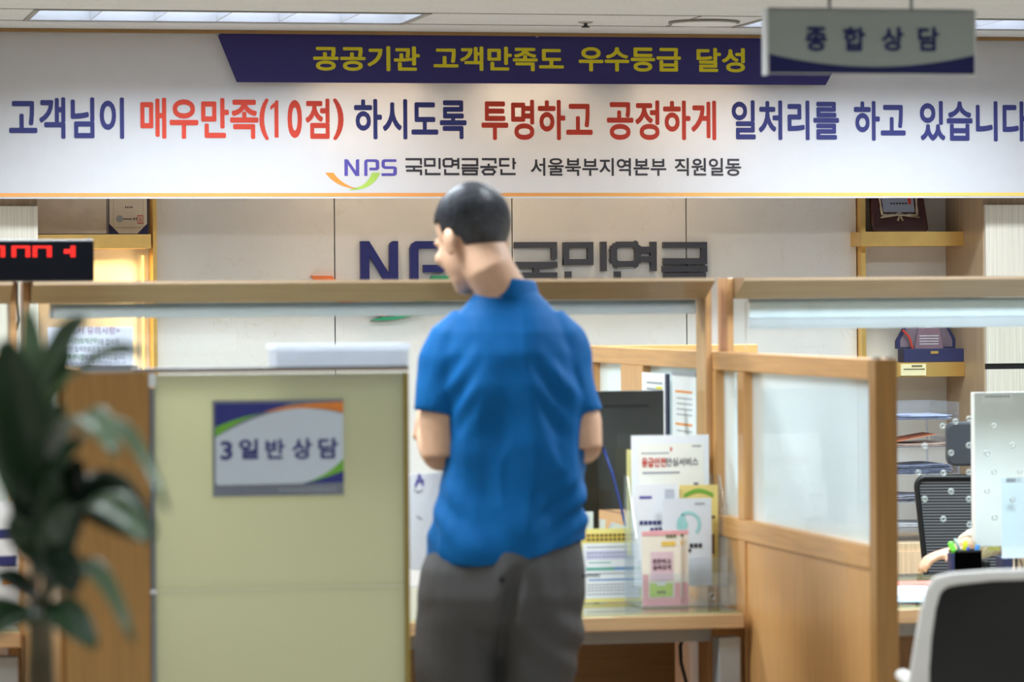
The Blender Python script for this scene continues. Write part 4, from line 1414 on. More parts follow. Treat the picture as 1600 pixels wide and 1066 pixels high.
MB().tube([(cxm, -0.2, 0.07), (cxm, -0.2, 0.42)], 0.03, 12).map(M).build('column', black, r)
for i in range(5):
    t = 2 * math.pi * i / 5
    e_ = Vector((cxm + 0.28 * math.cos(t), -0.2 + 0.28 * math.sin(t), 0.065))
    g = MB().tube([(cxm, -0.2, 0.1), e_], [0.026, 0.015], 8).map(M).build('leg', black, r)
    MB().ball(e_ - Vector((0, 0, 0.037)), 0.028, 10, 8).map(M).build('caster', black, g, smooth=True)

# low cabinet, tray tower, papers
x0, x1 = P(1372, 850, 11.95).x, xr - 0.004
zc0 = P(1440, 848, 11.95).z
r = root('low_cabinet', 'low pale wood cabinet under the acrylic letter trays', 'cabinet', ((x0 + x1) / 2, 12.1, 0))
MB().box(x0, x1, 11.95, 12.48, 0, zc0).build('carcass', wood('pale_beech', (206, 180, 146), GRAIN_Z), r, bevel=0.002)
MB().box(x0 + 0.004, (x0 + x1) / 2 - 0.002, 11.934, 11.9495, 0.05, zc0 - 0.03).build('door', wood('pale_beech', HONEY, GRAIN_Z), r)
MB().box((x0 + x1) / 2 + 0.002, x1 - 0.004, 11.934, 11.9495, 0.05, zc0 - 0.03).build('door', wood('pale_beech', HONEY, GRAIN_Z), r)
tx0, tx1 = P(1380, 700, 12.0).x, P(1499, 700, 12.0).x
r = root('letter_tray_tower', 'clear acrylic letter tray tower full of papers on the low cabinet', 'letter trays', ((tx0 + tx1) / 2, 12.15, zc0))
levels = [P(1440, y, 12.0).z for y in (826, 786, 742, 700, 657)]
m_tray = glass('tray_acrylic', (0.88, 0.9, 0.96), 1.5, 0.08)
for z in levels:
    t = MB().box(tx0, tx1, 12.0, 12.3, z, z + 0.003).box(tx0, tx0 + 0.003, 12.0, 12.3, z, z + 0.03).box(tx1 - 0.003, tx1, 12.0, 12.3, z, z + 0.03).build('tray', m_tray, r)
zt1 = P(1440, 629, 12.0).z
MB().box(tx1 - 0.003, tx1, 12.0, 12.3, levels[-1] + .031, zt1).box(tx0, tx0 + 0.003, 12.0, 12.3, levels[-1] + .031, zt1).box(tx0 + .003, tx1 - .003, 12.297, 12.3, levels[-1] + 0.003, zt1).build('top_guard', m_tray, r)
for x in (tx0 + 0.008, tx1 - 0.02, (tx0 + tx1) / 2):
    MB().box(x, x + 0.006, 12.29, 12.2965, zc0 + .0005, levels[-1]).build('post', m_tray, r)
for x in (tx0 - 0.004, tx1 - 0.002):
    MB().box(x, x + 0.006, 12.01, 12.02, zc0 + .0005, levels[-1]).build('post', m_tray, r)


def paper_stack(label, z, n, tint, seed, group='papers in the letter trays'):
    rnd = random.Random(seed)
    b = MB()
    for i in range(n):
        dx, dy = rnd.uniform(-.012, .012), rnd.uniform(-.004, .012)
        t = 0.0016
        x0_, x1_ = tx0 + 0.02 + dx, tx1 - 0.03 + dx
        m_ = 8
        pts = [Vector((x0_ + (x1_ - x0_) * j / m_, 12.008 + dy, z + 0.0036 + i * 0.0022 + 0.004 * max(0, math.sin(j * .7 + seed)) * (i / n))) for j in range(m_ + 1)]
        for j in range(m_):
            a, c = pts[j], pts[j + 1]
            b.add([a, c, c + Vector((0, .26, 0)), a + Vector((0, .26, 0)), a + Vector((0, 0, t)), c + Vector((0, 0, t)), c + Vector((0, .26, t)), a + Vector((0, .26, t))],
                  [(0, 1, 2, 3), (4, 5, 6, 7), (0, 1, 5, 4), (2, 3, 7, 6)])
    tag(b.build('paper_stack', tint), label, 'papers', group)


blue_paper = mat('bluish_paper', (168, 180, 214), 0.6, var=0.12, scale=60)
paper_stack('papers with bluish edges in the topmost letter tray', levels[4], 6, blue_paper, 1)
paper_stack('papers with an orange sheet in the second letter tray from the top', levels[3], 5, mat('mixed_paper', (196, 176, 166), 0.6, var=0.1, scale=50), 2)
paper_stack('thick bluish grey paper pile in the middle letter tray', levels[2], 13, mat('grey_blue_paper', (136, 144, 172), 0.6, var=0.2, scale=70), 3)
paper_stack('grey paper pile in the letter tray second from the bottom', levels[1], 9, mat('grey_paper', (160, 160, 176), 0.6, var=0.2, scale=70), 5)
paper_stack('few papers in the lowest letter tray', levels[0], 5, mat('light_paper', (206, 206, 210), 0.6, var=0.1, scale=70), 6)
f = Face(tx0 + 0.05, tx0 + 0.2, levels[3] + 0.022, levels[3] + 0.024, 12.02)
tag(MB().prism([Vector((tx0 + .03, 12.012, levels[3] + .018)), Vector((tx0 + .2, 12.012, levels[3] + .046)), Vector((tx0 + .21, 12.2, levels[3] + .046)), Vector((tx0 + .03, 12.2, levels[3] + .018))], (0, 0, .001)).build('orange_sheet', mat('salmon_paper', (204, 120, 84), 0.6)), 'orange sheet lifting out of the second letter tray', 'paper')

# left booth leaflet and table
counter_table('wood edged glass topped counter table behind the potted plant', H0R - 1.7, PL0 - 0.004)
f = Face.px(-60, 785, 30, 955, 8.85)
f.z0 = TZ + 0.0006
r = leaflet('poster', 'white and navy poster standing at the left edge behind the plant', f, paper, 'poster')
f.bars('navy_field', [(.5, .48, .95, .56), (.5, .7, .95, .78)], navy, r, 0.001)
f.bars('orange_field', [(.7, .32, .95, .38)], orange_ink, r, 0.001)

# ================================================================== people
def merged(mb, name, m, parent, M, voxel, smooth=4, move=None):
    """melts overlapping shapes into one continuous skin"""
    me = bpy.data.meshes.new(name)
    me.from_pydata([M @ v for v in mb.v], [], mb.f)
    bm = bmesh.new()
    bm.from_mesh(me)
    bmesh.ops.recalc_face_normals(bm, faces=bm.faces)
    bm.to_mesh(me)
    bm.free()
    o = bpy.data.objects.new(name, me)
    COL.objects.link(o)
    a = o.modifiers.new('remesh', 'REMESH')
    a.mode = 'VOXEL'
    a.voxel_size = voxel
    b = o.modifiers.new('smooth', 'SMOOTH')
    b.iterations = smooth
    b.factor = 0.5
    dg = bpy.context.evaluated_depsgraph_get()
    dg.update()
    nm = bpy.data.meshes.new_from_object(o.evaluated_get(dg))
    bpy.data.objects.remove(o)
    Mi = M.inverted()
    org = ORG[parent] if parent in ORG else Vector((0, 0, 0))
    for v in nm.vertices:
        p = Mi @ v.co
        if move:
            p = move(p)
        v.co = (M @ p) - org
    nm.materials.clear()
    nm.materials.append(m)
    nm.shade_smooth()
    nm.name = name
    o = bpy.data.objects.new(name, nm)
    COL.objects.link(o)
    o.parent = parent
    return o


def ering(c, hx, hy, n=28, k=0.85, tilt=0.0, dz=0.0):
    out = []
    for i in range(n):
        t = 2 * math.pi * i / n
        co, si = math.cos(t), math.sin(t)
        x = math.copysign(abs(co) ** k, co) * hx
        y = math.copysign(abs(si) ** k, si) * hy
        out.append(Vector((c[0] + x, c[1] + y, c[2] + tilt * x + dz * max(0, x))))
    return out


def hand(b, wrist, d, nrm, side, L=0.18, curl=0.5, w=1.0):
    """palm and five bent fingers; D forward, NRM back of hand, SIDE towards the thumb"""
    d, nrm, side = Vector(d).normalized(), Vector(nrm).normalized(), Vector(side).normalized()
    pal = wrist + d * (L * .25)
    rot = Matrix((d, side, nrm)).transposed()
    b.ball(pal, (L * .29, L * .23, L * .085), 14, 10, rot)
    for k, (off, ln) in enumerate(((.17, .40), (.06, .45), (-.05, .42), (-.155, .33))):
        a = pal + d * (L * .22) + side * (L * off)
        p1 = a + (d * math.cos(curl * .5) - nrm * math.sin(curl * .5)) * (L * ln * .45)
        p2 = p1 + (d * math.cos(curl * 1.4) - nrm * math.sin(curl * 1.4)) * (L * ln * .33)
        p3 = p2 + (d * math.cos(curl * 2.1) - nrm * math.sin(curl * 2.1)) * (L * ln * .24)
        b.tube([a - d * 0.015, a, p1, p2, p3], [0.0088 * w, 0.0088 * w, 0.0082 * w, 0.0074 * w, 0.0055 * w], 8)
        b.ball(p3, 0.0058 * w, 8, 6)
    a = wrist + d * (L * .12) + side * (L * .14)
    p1 = a + d * (L * .16) + side * (L * .14) - nrm * (L * .04)
    p2 = p1 + d * (L * .16) + side * (L * .03) - nrm * (L * .05)
    b.tube([a, p1, p2], [0.0115 * w, 0.0095 * w, 0.007 * w], 8)
    b.ball(p2, 0.0072 * w, 8, 6)


def head(b, H, f, up=(0, 0, 1), s=1.0):
    f = Vector(f).normalized()
    l = Vector(up).cross(f).normalized()
    u = f.cross(l)
    rot = Matrix((f, l, u)).transposed()
    q = lambda a, c, d: H + rot @ Vector((a, c, d)) * s
    E = lambda c, r: b.ball(q(*c), tuple(k * s for k in r), 18, 12, rot)
    E((-.012, 0, .025), (.098, .077, .092))
    E((.035, 0, -.035), (.060, .062, .080))
    E((.045, 0, -.085), (.040, .046, .034))
    E((.066, 0, -.105), (.022, .028, .020))
    E((.078, 0, .010), (.020, .050, .016))
    b.tube([q(.086, 0, .0), q(.100, 0, -.02), q(.114, 0, -.040)], [.008 * s, .010 * s, .014 * s], 8)
    E((.098, .010, -.044), (.012, .010, .009))
    E((.098, -.010, -.044), (.012, .010, .009))
    E((.086, 0, -.070), (.012, .024, .006))
    E((.084, 0, -.081), (.012, .021, .007))
    E((.075, .036, -.030), (.022, .022, .018))
    E((.075, -.036, -.030), (.022, .022, .018))
    for k in (1, -1):
        E((-.008, k * .080, -.022), (.022, .009, .034))
        E((-.016, k * .086, -.014), (.014, .007, .024))
    return rot, q


m_skin = mat('skin', (214, 170, 140), 0.5, var=0.03, scale=30)
m_hair = mat('dark_hair', (56, 58, 64), 0.4, var=0.25, scale=90, bump=0.3)


def hair_cap(H, rot, name, m, parent, M, keep, c=(-.014, 0, .026), r=(.105, .085, .098), s=1.0):
    b = MB()
    n, k = 48, 36
    grid = []
    for i in range(k + 1):
        ph = math.pi * i / k
        grid.append([Vector((r[0] * math.sin(ph) * math.cos(2 * math.pi * j / n), r[1] * math.sin(ph) * math.sin(2 * math.pi * j / n), r[2] * math.cos(ph))) for j in range(n)])
    put = lambda p, e: H + rot @ ((Vector(c) + p * e) * s)
    vs, fs = [], []
    for i in range(k):
        for j in range(n):
            j2 = (j + 1) % n
            quad = (grid[i][j], grid[i][j2], grid[i + 1][j2], grid[i + 1][j])
            mid = sum(quad, Vector()) / 4 + Vector(c)
            if keep(mid):
                a = len(vs)
                for e in (1.0, 0.90):
                    for p in quad:
                        vs.append(put(p, e * (1 + .012 * noise.noise(p * 60))))
                fs += [(a, a + 1, a + 2, a + 3), (a + 7, a + 6, a + 5, a + 4)] + [(a + t, a + (t + 1) % 4, a + 4 + (t + 1) % 4, a + 4 + t) for t in range(4)]
    b.add(vs, fs)
    b.map(M)
    o = b.build(name, m, parent)
    w = o.modifiers.new('weld', 'WELD')
    w.merge_threshold = 0.0008
    sm = o.modifiers.new('smooth', 'SMOOTH')
    sm.iterations = 3
    o.data.shade_smooth()
    return o


# ---- the man at the counter
base = PD(785, 470, 8.3)
base.z = 0
M = cam_local(base)
man = root('person', 'man in a blue polo shirt and dark trousers standing with his back turned', 'person', base)
b = MB()
H = Vector((-.070, .010, 1.620))
rot, q = head(b, H, (-.64, .74, -.36), s=.97)
b.tube([q(-.02, 0, -.03), q(-.03, 0, -.09), (.006, .0, 1.48), (.012, .0, 1.42)], [(.056, .060), (.055, .058), (.058, .060), (.085, .075)], 18)
b.loft([ering((.012, 0, 1.43), .10, .06), ering((.012, 0, 1.36), .13, .085), ering((.02, 0, 1.2), .135, .09), ering((.02, 0, 1.05), .135, .09), ering((0, 0, .9), .14, .095), ering((0, 0, .80), .13, .09)])
lw = Vector((-.172, .215, 1.172))
rw = Vector((.09, .24, 1.11))
b.tube([(-.10, 0, 1.37), (-.135, -.005, 1.27), (-.145, -.012, 1.19), (-.141, -.015, 1.115)], [.05, .05, .0475, .043], 16)
b.tube([(-.141, -.020, 1.125), (-.150, .05, 1.137), (-.164, .13, 1.155), lw], [.045, .047, .039, .028], 16)
b.tube([(.12, 0, 1.37), (.155, 0, 1.27), (.180, -.005, 1.19), (.184, -.01, 1.13)], [.05, .048, .0455, .042], 16)
b.tube([(.184, -.012, 1.14), (.165, .06, 1.133), (.125, .15, 1.12), rw], [.043, .045, .038, .028], 16)
hand(b, lw, (-.35, .9, .1), (-.7, -.2, .6), (.2, .1, 1), curl=.75)
hand(b, rw, (-.75, .6, 0), (.3, .4, .8), (.1, .5, .6), curl=.7)
for s, xs_ in ((1, (-.10, -.106, -.104, -.10)), (1, (.075, .066, .058, .05))):
    b.tube([(xs_[0], 0, .82), (xs_[1], 0, .6), (xs_[2], .0, .42), (xs_[3], .01, .07)], [.08, .066, .05, .036], 14)
    b.tube([(xs_[3], -.03, .05), (xs_[3], .06, .045), (xs_[3], .16, .03)], [(.03, .035), (.03, .036), (.02, .03)], 12)
body = merged(b, 'body', m_skin, man, M, 0.0055, 5)
hf_ = lambda p: ((p.z > .045 - .0 and p.x < .050) or (p.z > -.012 and p.x < .012) or (p.x < -.035 and p.z > -.074 + .45 * abs(p.y)))
hair_cap(H, rot, 'hair', m_hair, man, M, hf_, s=.97)
for k in (1, -1):
    e_ = MB().ball(q(.0745, k * .031, -.012), .0115, 12, 8)
    e_.map(M).build('eye', white, man, smooth=True)

# polo shirt
rings = [(.872, .010, .180, .126), (.90, .010, .183, .126), (.95, .010, .181, .123), (1.03, .020, .174, .118), (1.10, .026, .166, .117), (1.20, .026, .163, .118), (1.28, .018, .160, .119),
         (1.35, .012, .155, .113), (1.40, .012, .142, .100), (1.435, .012, .122, .086), (1.462, .012, .096, .073), (1.485, .012, .072, .064), (1.50, .012, .058, .056)]
b = MB()
b.loft([ering((cx, .004, z), hx, hy, dz=.30 if z < .93 else (.2 if z < 1 else .06 if z < 1.08 else 0)) for z, cx, hx, hy in rings])
SL = ((-.075, 0, 1.425), (-.104, 0, 1.385), (-.124, -.004, 1.33), (-.138, -.008, 1.27), (-.146, -.010, 1.216))
SR = ((.10, 0, 1.425), (.126, 0, 1.385), (.148, -.002, 1.33), (.163, -.004, 1.27), (.175, -.006, 1.212))
b.tube(SL, [.045, .056, .060, .059, .059], 18)
b.tube(SR, [.045, .054, .055, .053, .053], 18)


def shirt_folds(p):
    d = Vector((p.x - .012, p.y, 0))
    if d.length > 1e-4:
        d.normalize()
    low = max(0, min(1, (1.36 - p.z) / .25))
    a = noise.noise(Vector((p.x * 15, p.y * 15, p.z * 3.0))) * .011 * (.35 + .65 * low)
    a += noise.noise(Vector((p.x * 9 + p.z * 6, p.y * 9, p.z * 9 - p.x * 5 + 7))) * .010
    a -= abs(noise.noise(Vector((p.x * 13 + p.z * 4, p.y * 10, p.z * 4 - p.x * 3 + 3)))) * .014 * (.4 + .6 * low)
    a += .004
    # pull lines running from the arm pits into the back
    t = abs(p.x - .012)
    a += math.sin((p.z * 1.0 + t * 1.3) * 75) * .006 * max(0, 1 - abs(p.z - 1.27) / .13) * max(0, 1 - abs(t - .11) / .07)
    # gathered cloth above the hem at the right
    a += math.sin((p.z * 1.2 - p.x) * 85) * .008 * max(0, 1 - abs(p.z - 1.0) / .09) * max(0, min(1, (p.x - .06) / .08))
    a += math.sin((p.z * 1.0 + p.x * 1.1) * 70) * .004 * max(0, 1 - abs(p.z - .98) / .1) * max(0, min(1, (-.05 - p.x) / .06))
    return p + d * a


m_shirt = mat('blue_polo_cloth', (0, 88, 150), 0.6, var=0.015, scale=200, bump=0.12, spec=0.15)
m_shirt.node_tree.nodes['Principled BSDF'].inputs['Sheen Weight'].default_value = 0.03
m_shirt.node_tree.nodes['Principled BSDF'].inputs['Sheen Tint'].default_value = (0.5, 0.75, 1, 1)
shirt = merged(b, 'polo_shirt', m_shirt, man, M, 0.006, 4, shirt_folds)
b = MB()
b.loft([ering((.010, .004, 1.478), .078, .070, 24, 1, -.1), ering((.008, .002, 1.516), .069, .066, 24, 1, -.1), ering((.008, .002, 1.522), .0655, .0625, 24, 1, -.1), ering((.008, .002, 1.518), .062, .059, 24, 1, -.1), ering((.01, .004, 1.47), .063, .06, 24, 1, -.1)], cap=False)
b.map(M).build('collar', m_shirt, shirt, smooth=True)
for pth, rr in ((SL, .0605), (SR, .0545)):
    a, c = Vector(pth[3]), Vector(pth[4])
    d = (c - a).normalized()
    MB().tube([c - d * .016, c - d * .002, c + d * .001], [rr - .004, rr - .0015, rr - .005], 22).map(M).build('sleeve_hem', m_shirt, shirt, smooth=True)

# trousers and shoes
b = MB()
b.loft([ering((.004, .0, .96), .160, .108), ering((.003, .0, .92), .168, .114), ering((-.004, -.004, .86), .187, .128), ering((-.006, -.006, .80), .192, .134), ering((-.012, -.004, .745), .186, .128), ering((-.014, 0, .71), .16, .10), ering((-.016, 0, .66), .10, .07), ering((-.018, 0, .62), .04, .04)])
b.tube([(-.098, -.002, .82), (-.104, 0, .74), (-.107, 0, .62), (-.106, .004, .45), (-.103, .01, .2), (-.10, .01, .09)], [(.090, .120), (.098, .122), (.098, .110), (.086, .090), (.07, .075), (.068, .075)], 22, ref=(1, 0, 0))
b.tube([(.088, 0, .82), (.083, 0, .74), (.068, 0, .62), (.06, .004, .45), (.054, .01, .2), (.05, .01, .09)], [(.093, .118), (.094, .118), (.090, .104), (.082, .088), (.07, .075), (.068, .075)], 22, ref=(1, 0, 0))


def trouser_folds(p):
    d = Vector((p.x + .01, p.y * 1.2, 0))
    if d.length > 1e-4:
        d.normalize()
    a = noise.noise(Vector((p.x * 11 + p.z * 5, p.y * 11, p.z * 5 - p.x * 6))) * .010
    a += math.sin((p.z + p.x * .9) * 60) * .007 * max(0, 1 - abs(p.z - .69) / .09) * max(0, min(1, (p.x + .05) / .1))
    if p.y < 0 and p.z < .88:                      # seat seam running down between the legs
        xs_ = -.014 + .05 * max(0, (p.z - .64) / .24) ** 1.3
        a -= .028 * math.exp(-((p.x - xs_) / .018) ** 2) * min(1, (.88 - p.z) / .08)
    return p + d * a


m_trousers = mat('dark_grey_cloth', (68, 66, 66), 0.8, var=0.03, scale=200, bump=0.1)
tr_ = merged(b, 'trousers', m_trousers, man, M, 0.007, 4, trouser_folds)
MB().disc((-.005, -.136, .845), .006, (0, -1, 0), .006, 14).map(M).build('pocket_button', black, tr_)
b = MB().box(.145, .186, -.082, -.079, .846, .850)
b.map(M @ Matrix.Translation((.03, .0, .0))).build('pocket_slit', black, tr_)
for x in (-.10, .05):
    b = MB()
    b.tube([(x, -.065, .05), (x, -.03, .055), (x, .06, .052), (x, .14, .036), (x, .19, .03)], [(.03, .045), (.038, .05), (.043, .048), (.045, .032), (.03, .02)], 16, ref=(1, 0, 0))
    for v in b.v:
        v.z = max(v.z, 0.002)
    b.map(M).build('shoe', black, man, smooth=True)

# envelope he holds
y_ = .245
b = MB()
ex = lambda px: (px - 785) * (8.3 + y_) / F
ez = lambda py: CZ - (py - HZ) * (8.3 + y_) / F
b.prism([Vector((ex(612), y_, ez(742))), Vector((ex(690), y_, ez(737))), Vector((ex(684), y_, ez(892))), Vector((ex(606), y_, ez(888)))], (0, .006, 0)).map(M)
env = root('document_envelope', 'white paper envelope with a small blue logo held low by the man', 'envelope', M @ Vector((ex(650), y_, ez(890))))
b.build('envelope', paper, env)
b = MB()
for s in ([(646, 760), (653, 741), (659, 758)], [(650, 752), (660, 750)]):
    for q4 in stroke(s, 3.0):
        b.flat([Vector((ex(p[0]), y_ - .001, ez(p[1]))) for p in q4])
b.map(M).build('blue_logo', purple_ink, env)
b = MB()
for s in ([(644, 764), (650, 768), (658, 765)], [(648, 806), (656, 810)]):
    for q4 in stroke(s, 2.0):
        b.flat([Vector((ex(p[0]), y_ - .001, ez(p[1]))) for p in q4])
b.map(M).build('grey_writing', grey_ink, env)

# ---- the clerk behind the right-hand glass, mostly out of the frame
base = PD(1668, 470, 10.55)
base.z = 0
M = cam_local(base)
sc_ = 10.55 / F
cl = root('person', 'seated clerk in a beige patterned top resting a hand on the staff table', 'person', base)


def K(px, py, y=0.0):
    k = (10.55 + y) / F
    return Vector(((px - 800) * k - 868 * sc_, y, CZ - (py - HZ) * k))


b = MB()
Hc = Vector((.0, -.05, 1.16))
rot, q = head(b, Hc, (-.15, -1, -.35), s=.94)
b.tube([q(-.02, 0, -.05), (0, .0, 1.02), (0, .01, .96)], [(.05, .052), (.052, .052), (.08, .065)], 16)
b.loft([ering((0, .01, .96), .09, .06), ering((0, .01, .9), .12, .08), ering((0, .01, .7), .12, .09), ering((0, .02, .52), .13, .10)])
sh = Vector((-.15, .0, .91))
el = K(1556, 842, -.14)
wr = K(1497, 864, -.46)
b.tube([sh, el], [.042, .038], 12)
b.tube([el, (el + wr) / 2, wr], [.038, .034, .024], 12)
hand(b, wr, (K(1455, 874, -.50) - wr), (0, -.45, 1), (.35, -.9, 0), L=.165, curl=.55, w=.95)
b.tube([(.15, 0, .91), (.2, -.1, .79), (.1, -.34, .785)], [.042, .038, .024], 12)
hand(b, Vector((.1, -.34, .785)), (-.3, -.9, 0), (0, 0, 1), (-.9, .3, 0), L=.165, curl=.4, w=.95)
for s in (-1, 1):
    b.tube([(s * .09, .0, .52), (s * .1, -.2, .53), (s * .1, -.38, .5), (s * .1, -.36, .1), (s * .1, -.40, .05)], [.085, .08, .055, .04, .035], 12)
merged(b, 'body', m_skin, cl, M, 0.006, 4)
hair_cap(Hc, rot, 'hair', mat('black_hair', (24, 22, 24), 0.45, var=0.2, scale=80), cl, M, lambda p: p.x < .03 or p.z > .07, s=.94)
b = MB()
b.loft([ering((0, .01, .99), .085, .065), ering((0, .01, .955), .15, .08), ering((0, .01, .89), .175, .105), ering((0, .01, .7), .16, .115), ering((0, .02, .56), .175, .13)])
b.tube([sh, (sh + el) / 2, el], [.062, .056, .054], 14)
b.tube([el, (el * .2 + wr * .8)], [.054, .040], 14)
b.tube([(.15, 0, .91), (.2, -.1, .79), (.14, -.25, .775)], [.062, .056, .05], 14)
m_blouse = mat('beige_print_cloth', (212, 202, 180), 0.7, var=0.16, scale=40)
merged(b, 'blouse', m_blouse, cl, M, 0.008, 3, lambda p: p + Vector((0, 0, 1)) * .006 * noise.noise(p * 16))
b = MB()
for s in (-1, 1):
    b.tube([(s * .085, .02, .53), (s * .1, -.2, .53), (s * .1, -.39, .5), (s * .1, -.37, .09)], [.105, .098, .07, .06], 14)
b.loft([ering((0, .02, .62), .165, .12), ering((0, .02, .5), .18, .13), ering((0, .02, .45), .16, .11)])
merged(b, 'trousers', mat('black_cloth', (40, 40, 46), 0.8), cl, M, 0.009, 3)
for s in (-1, 1):
    b = MB().tube([(s * .1, -.33, .04), (s * .1, -.45, .04), (s * .1, -.56, .025)], [(.035, .04), (.042, .035), (.025, .02)], 12, ref=(1, 0, 0))
    for v in b.v:
        v.z = max(v.z, .002)
    b.map(M).build('shoe', black, cl, smooth=True)
# the stool under the clerk
st = M @ Vector((0, .03, 0))
r = root('stool', 'low black swivel stool under the seated clerk', 'stool', st)
MB().tube([st + Vector((0, 0, .395)), st + Vector((0, 0, .424))], .17, 24).build('seat', black, r)
MB().tube([st + Vector((0, 0, .03)), st + Vector((0, 0, .395))], .03, 12).build('column', grey_metal, r)
MB().tube([st + Vector((0, 0, .001)), st + Vector((0, 0, .03))], [.2, .05], 24).build('base', grey_metal, r)

# ================================================================== customer chair in front, right
base = PD(1618, 470, 7.25)
base.z = 0
M = cam_local(base)
k_ = 7.25 / F
cxp = lambda px: (px - 1618) * k_
czp = lambda py: CZ - (py - HZ) * k_
r = root('customer_chair', 'white framed chair with black mesh back in the right foreground', 'chair', base)
out = [(1404, 1160), (1412, 1100), (1419, 1050), (1426, 1000), (1434, 955), (1443, 922), (1455, 905), (1480, 899), (1540, 895), (1618, 893)]
inn = [(1450, 1160), (1449, 1100), (1448, 1050), (1451, 1000), (1457, 955), (1464, 930), (1474, 921), (1495, 917), (1545, 912), (1618, 910)]
mir = lambda a: a + [(2 * 1618 - x, y) for x, y in reversed(a[:-1])]
o_, i_ = mir(out), mir(inn)
yy = lambda py: -.03 + .06 * ((py - 893) / 270) ** 2
fr = MB()
n = len(o_)
A = [Vector((cxp(x), yy(y), czp(y))) for x, y in o_]
B = [Vector((cxp(x), yy(y), czp(y))) for x, y in i_]
for dpt in (0,):
    vs = A + B + [v + Vector((0, .028, 0)) for v in A] + [v + Vector((0, .028, 0)) for v in B]
    fs = []
    for i in range(n - 1):
        fs += [(i, i + 1, n + i + 1, n + i), (2 * n + i, 3 * n + i, 3 * n + i + 1, 2 * n + i + 1), (i, 2 * n + i, 2 * n + i + 1, i + 1), (n + i, n + i + 1, 3 * n + i + 1, 3 * n + i)]
    fs += [(0, n, 3 * n, 2 * n), (n - 1, 3 * n - 1, 4 * n - 1, 2 * n - 1)]
    fr.add(vs, fs)
fr.map(M).build('back_frame', mat('white_chair_plastic', (238, 234, 228), 0.35, var=0.01), r, bevel=0.007, seg=3)
nb = MB()
half = len(inn)
rows = [(inn[i], (2 * 1618 - inn[i][0], inn[i][1])) for i in range(half)]
vs, fs = [], []
for (xa_, ya_), (xb_, yb_) in rows:
    for j in range(9):
        x = xa_ + (xb_ - xa_) * j / 8
        vs.append(Vector((cxp(x), yy(ya_) + .012 + .02 * math.sin(math.pi * j / 8) * min(1, (ya_ - 910) / 80), czp(ya_))))
for i in range(half - 1):
    for j in range(8):
        fs.append((i * 9 + j, i * 9 + j + 1, (i + 1) * 9 + j + 1, (i + 1) * 9 + j))
nb.add(vs, fs).map(M).build('back_mesh', mat('black_net', (14, 14, 17), 0.35, var=0.1, scale=120), r, smooth=True)
m_wc = MATS['white_chair_plastic']
zseat = .46
MB().box(-.24, .24, .06, .50, zseat - .05, zseat).map(M).build('seat', mat('black_net', (0, 0, 0)), r, bevel=.02)
MB().box(-.235, .235, .03, .06, zseat - .06, czp(1150)).map(M).build('back_bracket', m_wc, r)
for s in (-1, 1):
    MB().tube([(s * .222, .0, czp(1175)), (s * .230, .05, czp(1100)), (s * .232, .10, czp(1088)), (s * .232, .34, czp(1088))], [(.014, .018)] * 4, 10).map(M).build('armrest', m_wc, r, smooth=True)
    for y0 in (.08, .46):
        MB().tube([(s * .21, y0, zseat - .055), (s * .235, y0 + (.04 if y0 > .2 else -.05), .005)], [.014, .011], 10).map(M).build('leg', m_wc, r)

# ================================================================== potted plant in the left foreground
pb_ = PD(62, 470, 4.55)
pb_.z = 0
r = root('potted_plant', 'large leafy green potted plant in the blurred left foreground', 'plant', pb_)
m_leaf = mat('dark_leaf', (60, 86, 56), 0.27, var=0.12, scale=9, coat=0.2, trans=0.12)
m_leaf2 = mat('fresh_leaf', (98, 118, 88), 0.3, var=0.1, scale=9, coat=0.1, trans=0.2)
m_leaf3 = mat('dusky_leaf', (38, 54, 40), 0.27, var=0.12, scale=9, coat=0.25, trans=0.08)
m_stem = mat('plant_stem', (104, 92, 66), 0.7, var=0.12, scale=30)
FW = R @ Vector((0, 0, -1))


def leaf(p0, p1, d0, d1, w, sag=0.0, roll=0.0, m=None, up=0.0):
    a, c = PD(p0[0], p0[1], d0), PD(p1[0], p1[1], d1)
    ax = (c - a)
    L = ax.length
    ax.normalize()
    nv = (-FW * (1 - up) + Vector((0, 0, 1)) * up).normalized()
    nrm = (nv - ax * nv.dot(ax)).normalized()
    nrm = Matrix.Rotation(roll, 3, ax) @ nrm
    side = ax.cross(nrm)
    W_ = w * 4.5 / F / 2
    n, k = 12, 6
    vs, fs = [], []
    for i in range(n + 1):
        t = i / n
        ctr = a + (c - a) * t + Vector((0, 0, 1)) * (sag * L * 4 * t * (1 - t))
        ww = W_ * max(.05, math.sin(math.pi * min(1, (t * .93 + .03)) ** .95)) ** .7
        for j in range(-k // 2, k // 2 + 1):
            e = j / (k / 2)
            vs.append(ctr + side * (ww * e) + nrm * (ww * (.28 * abs(e) + .05 * math.sin(t * 14 + e * 2))))
    q = k + 1
    for i in range(n):
        for j in range(k):
            fs.append((i * q + j, i * q + j + 1, (i + 1) * q + j + 1, (i + 1) * q + j))
    o = MB().add(vs, fs).build('leaf', m or m_leaf, r, smooth=True)
    s = o.modifiers.new('thickness', 'SOLIDIFY')
    s.thickness = 0.0012
    return o


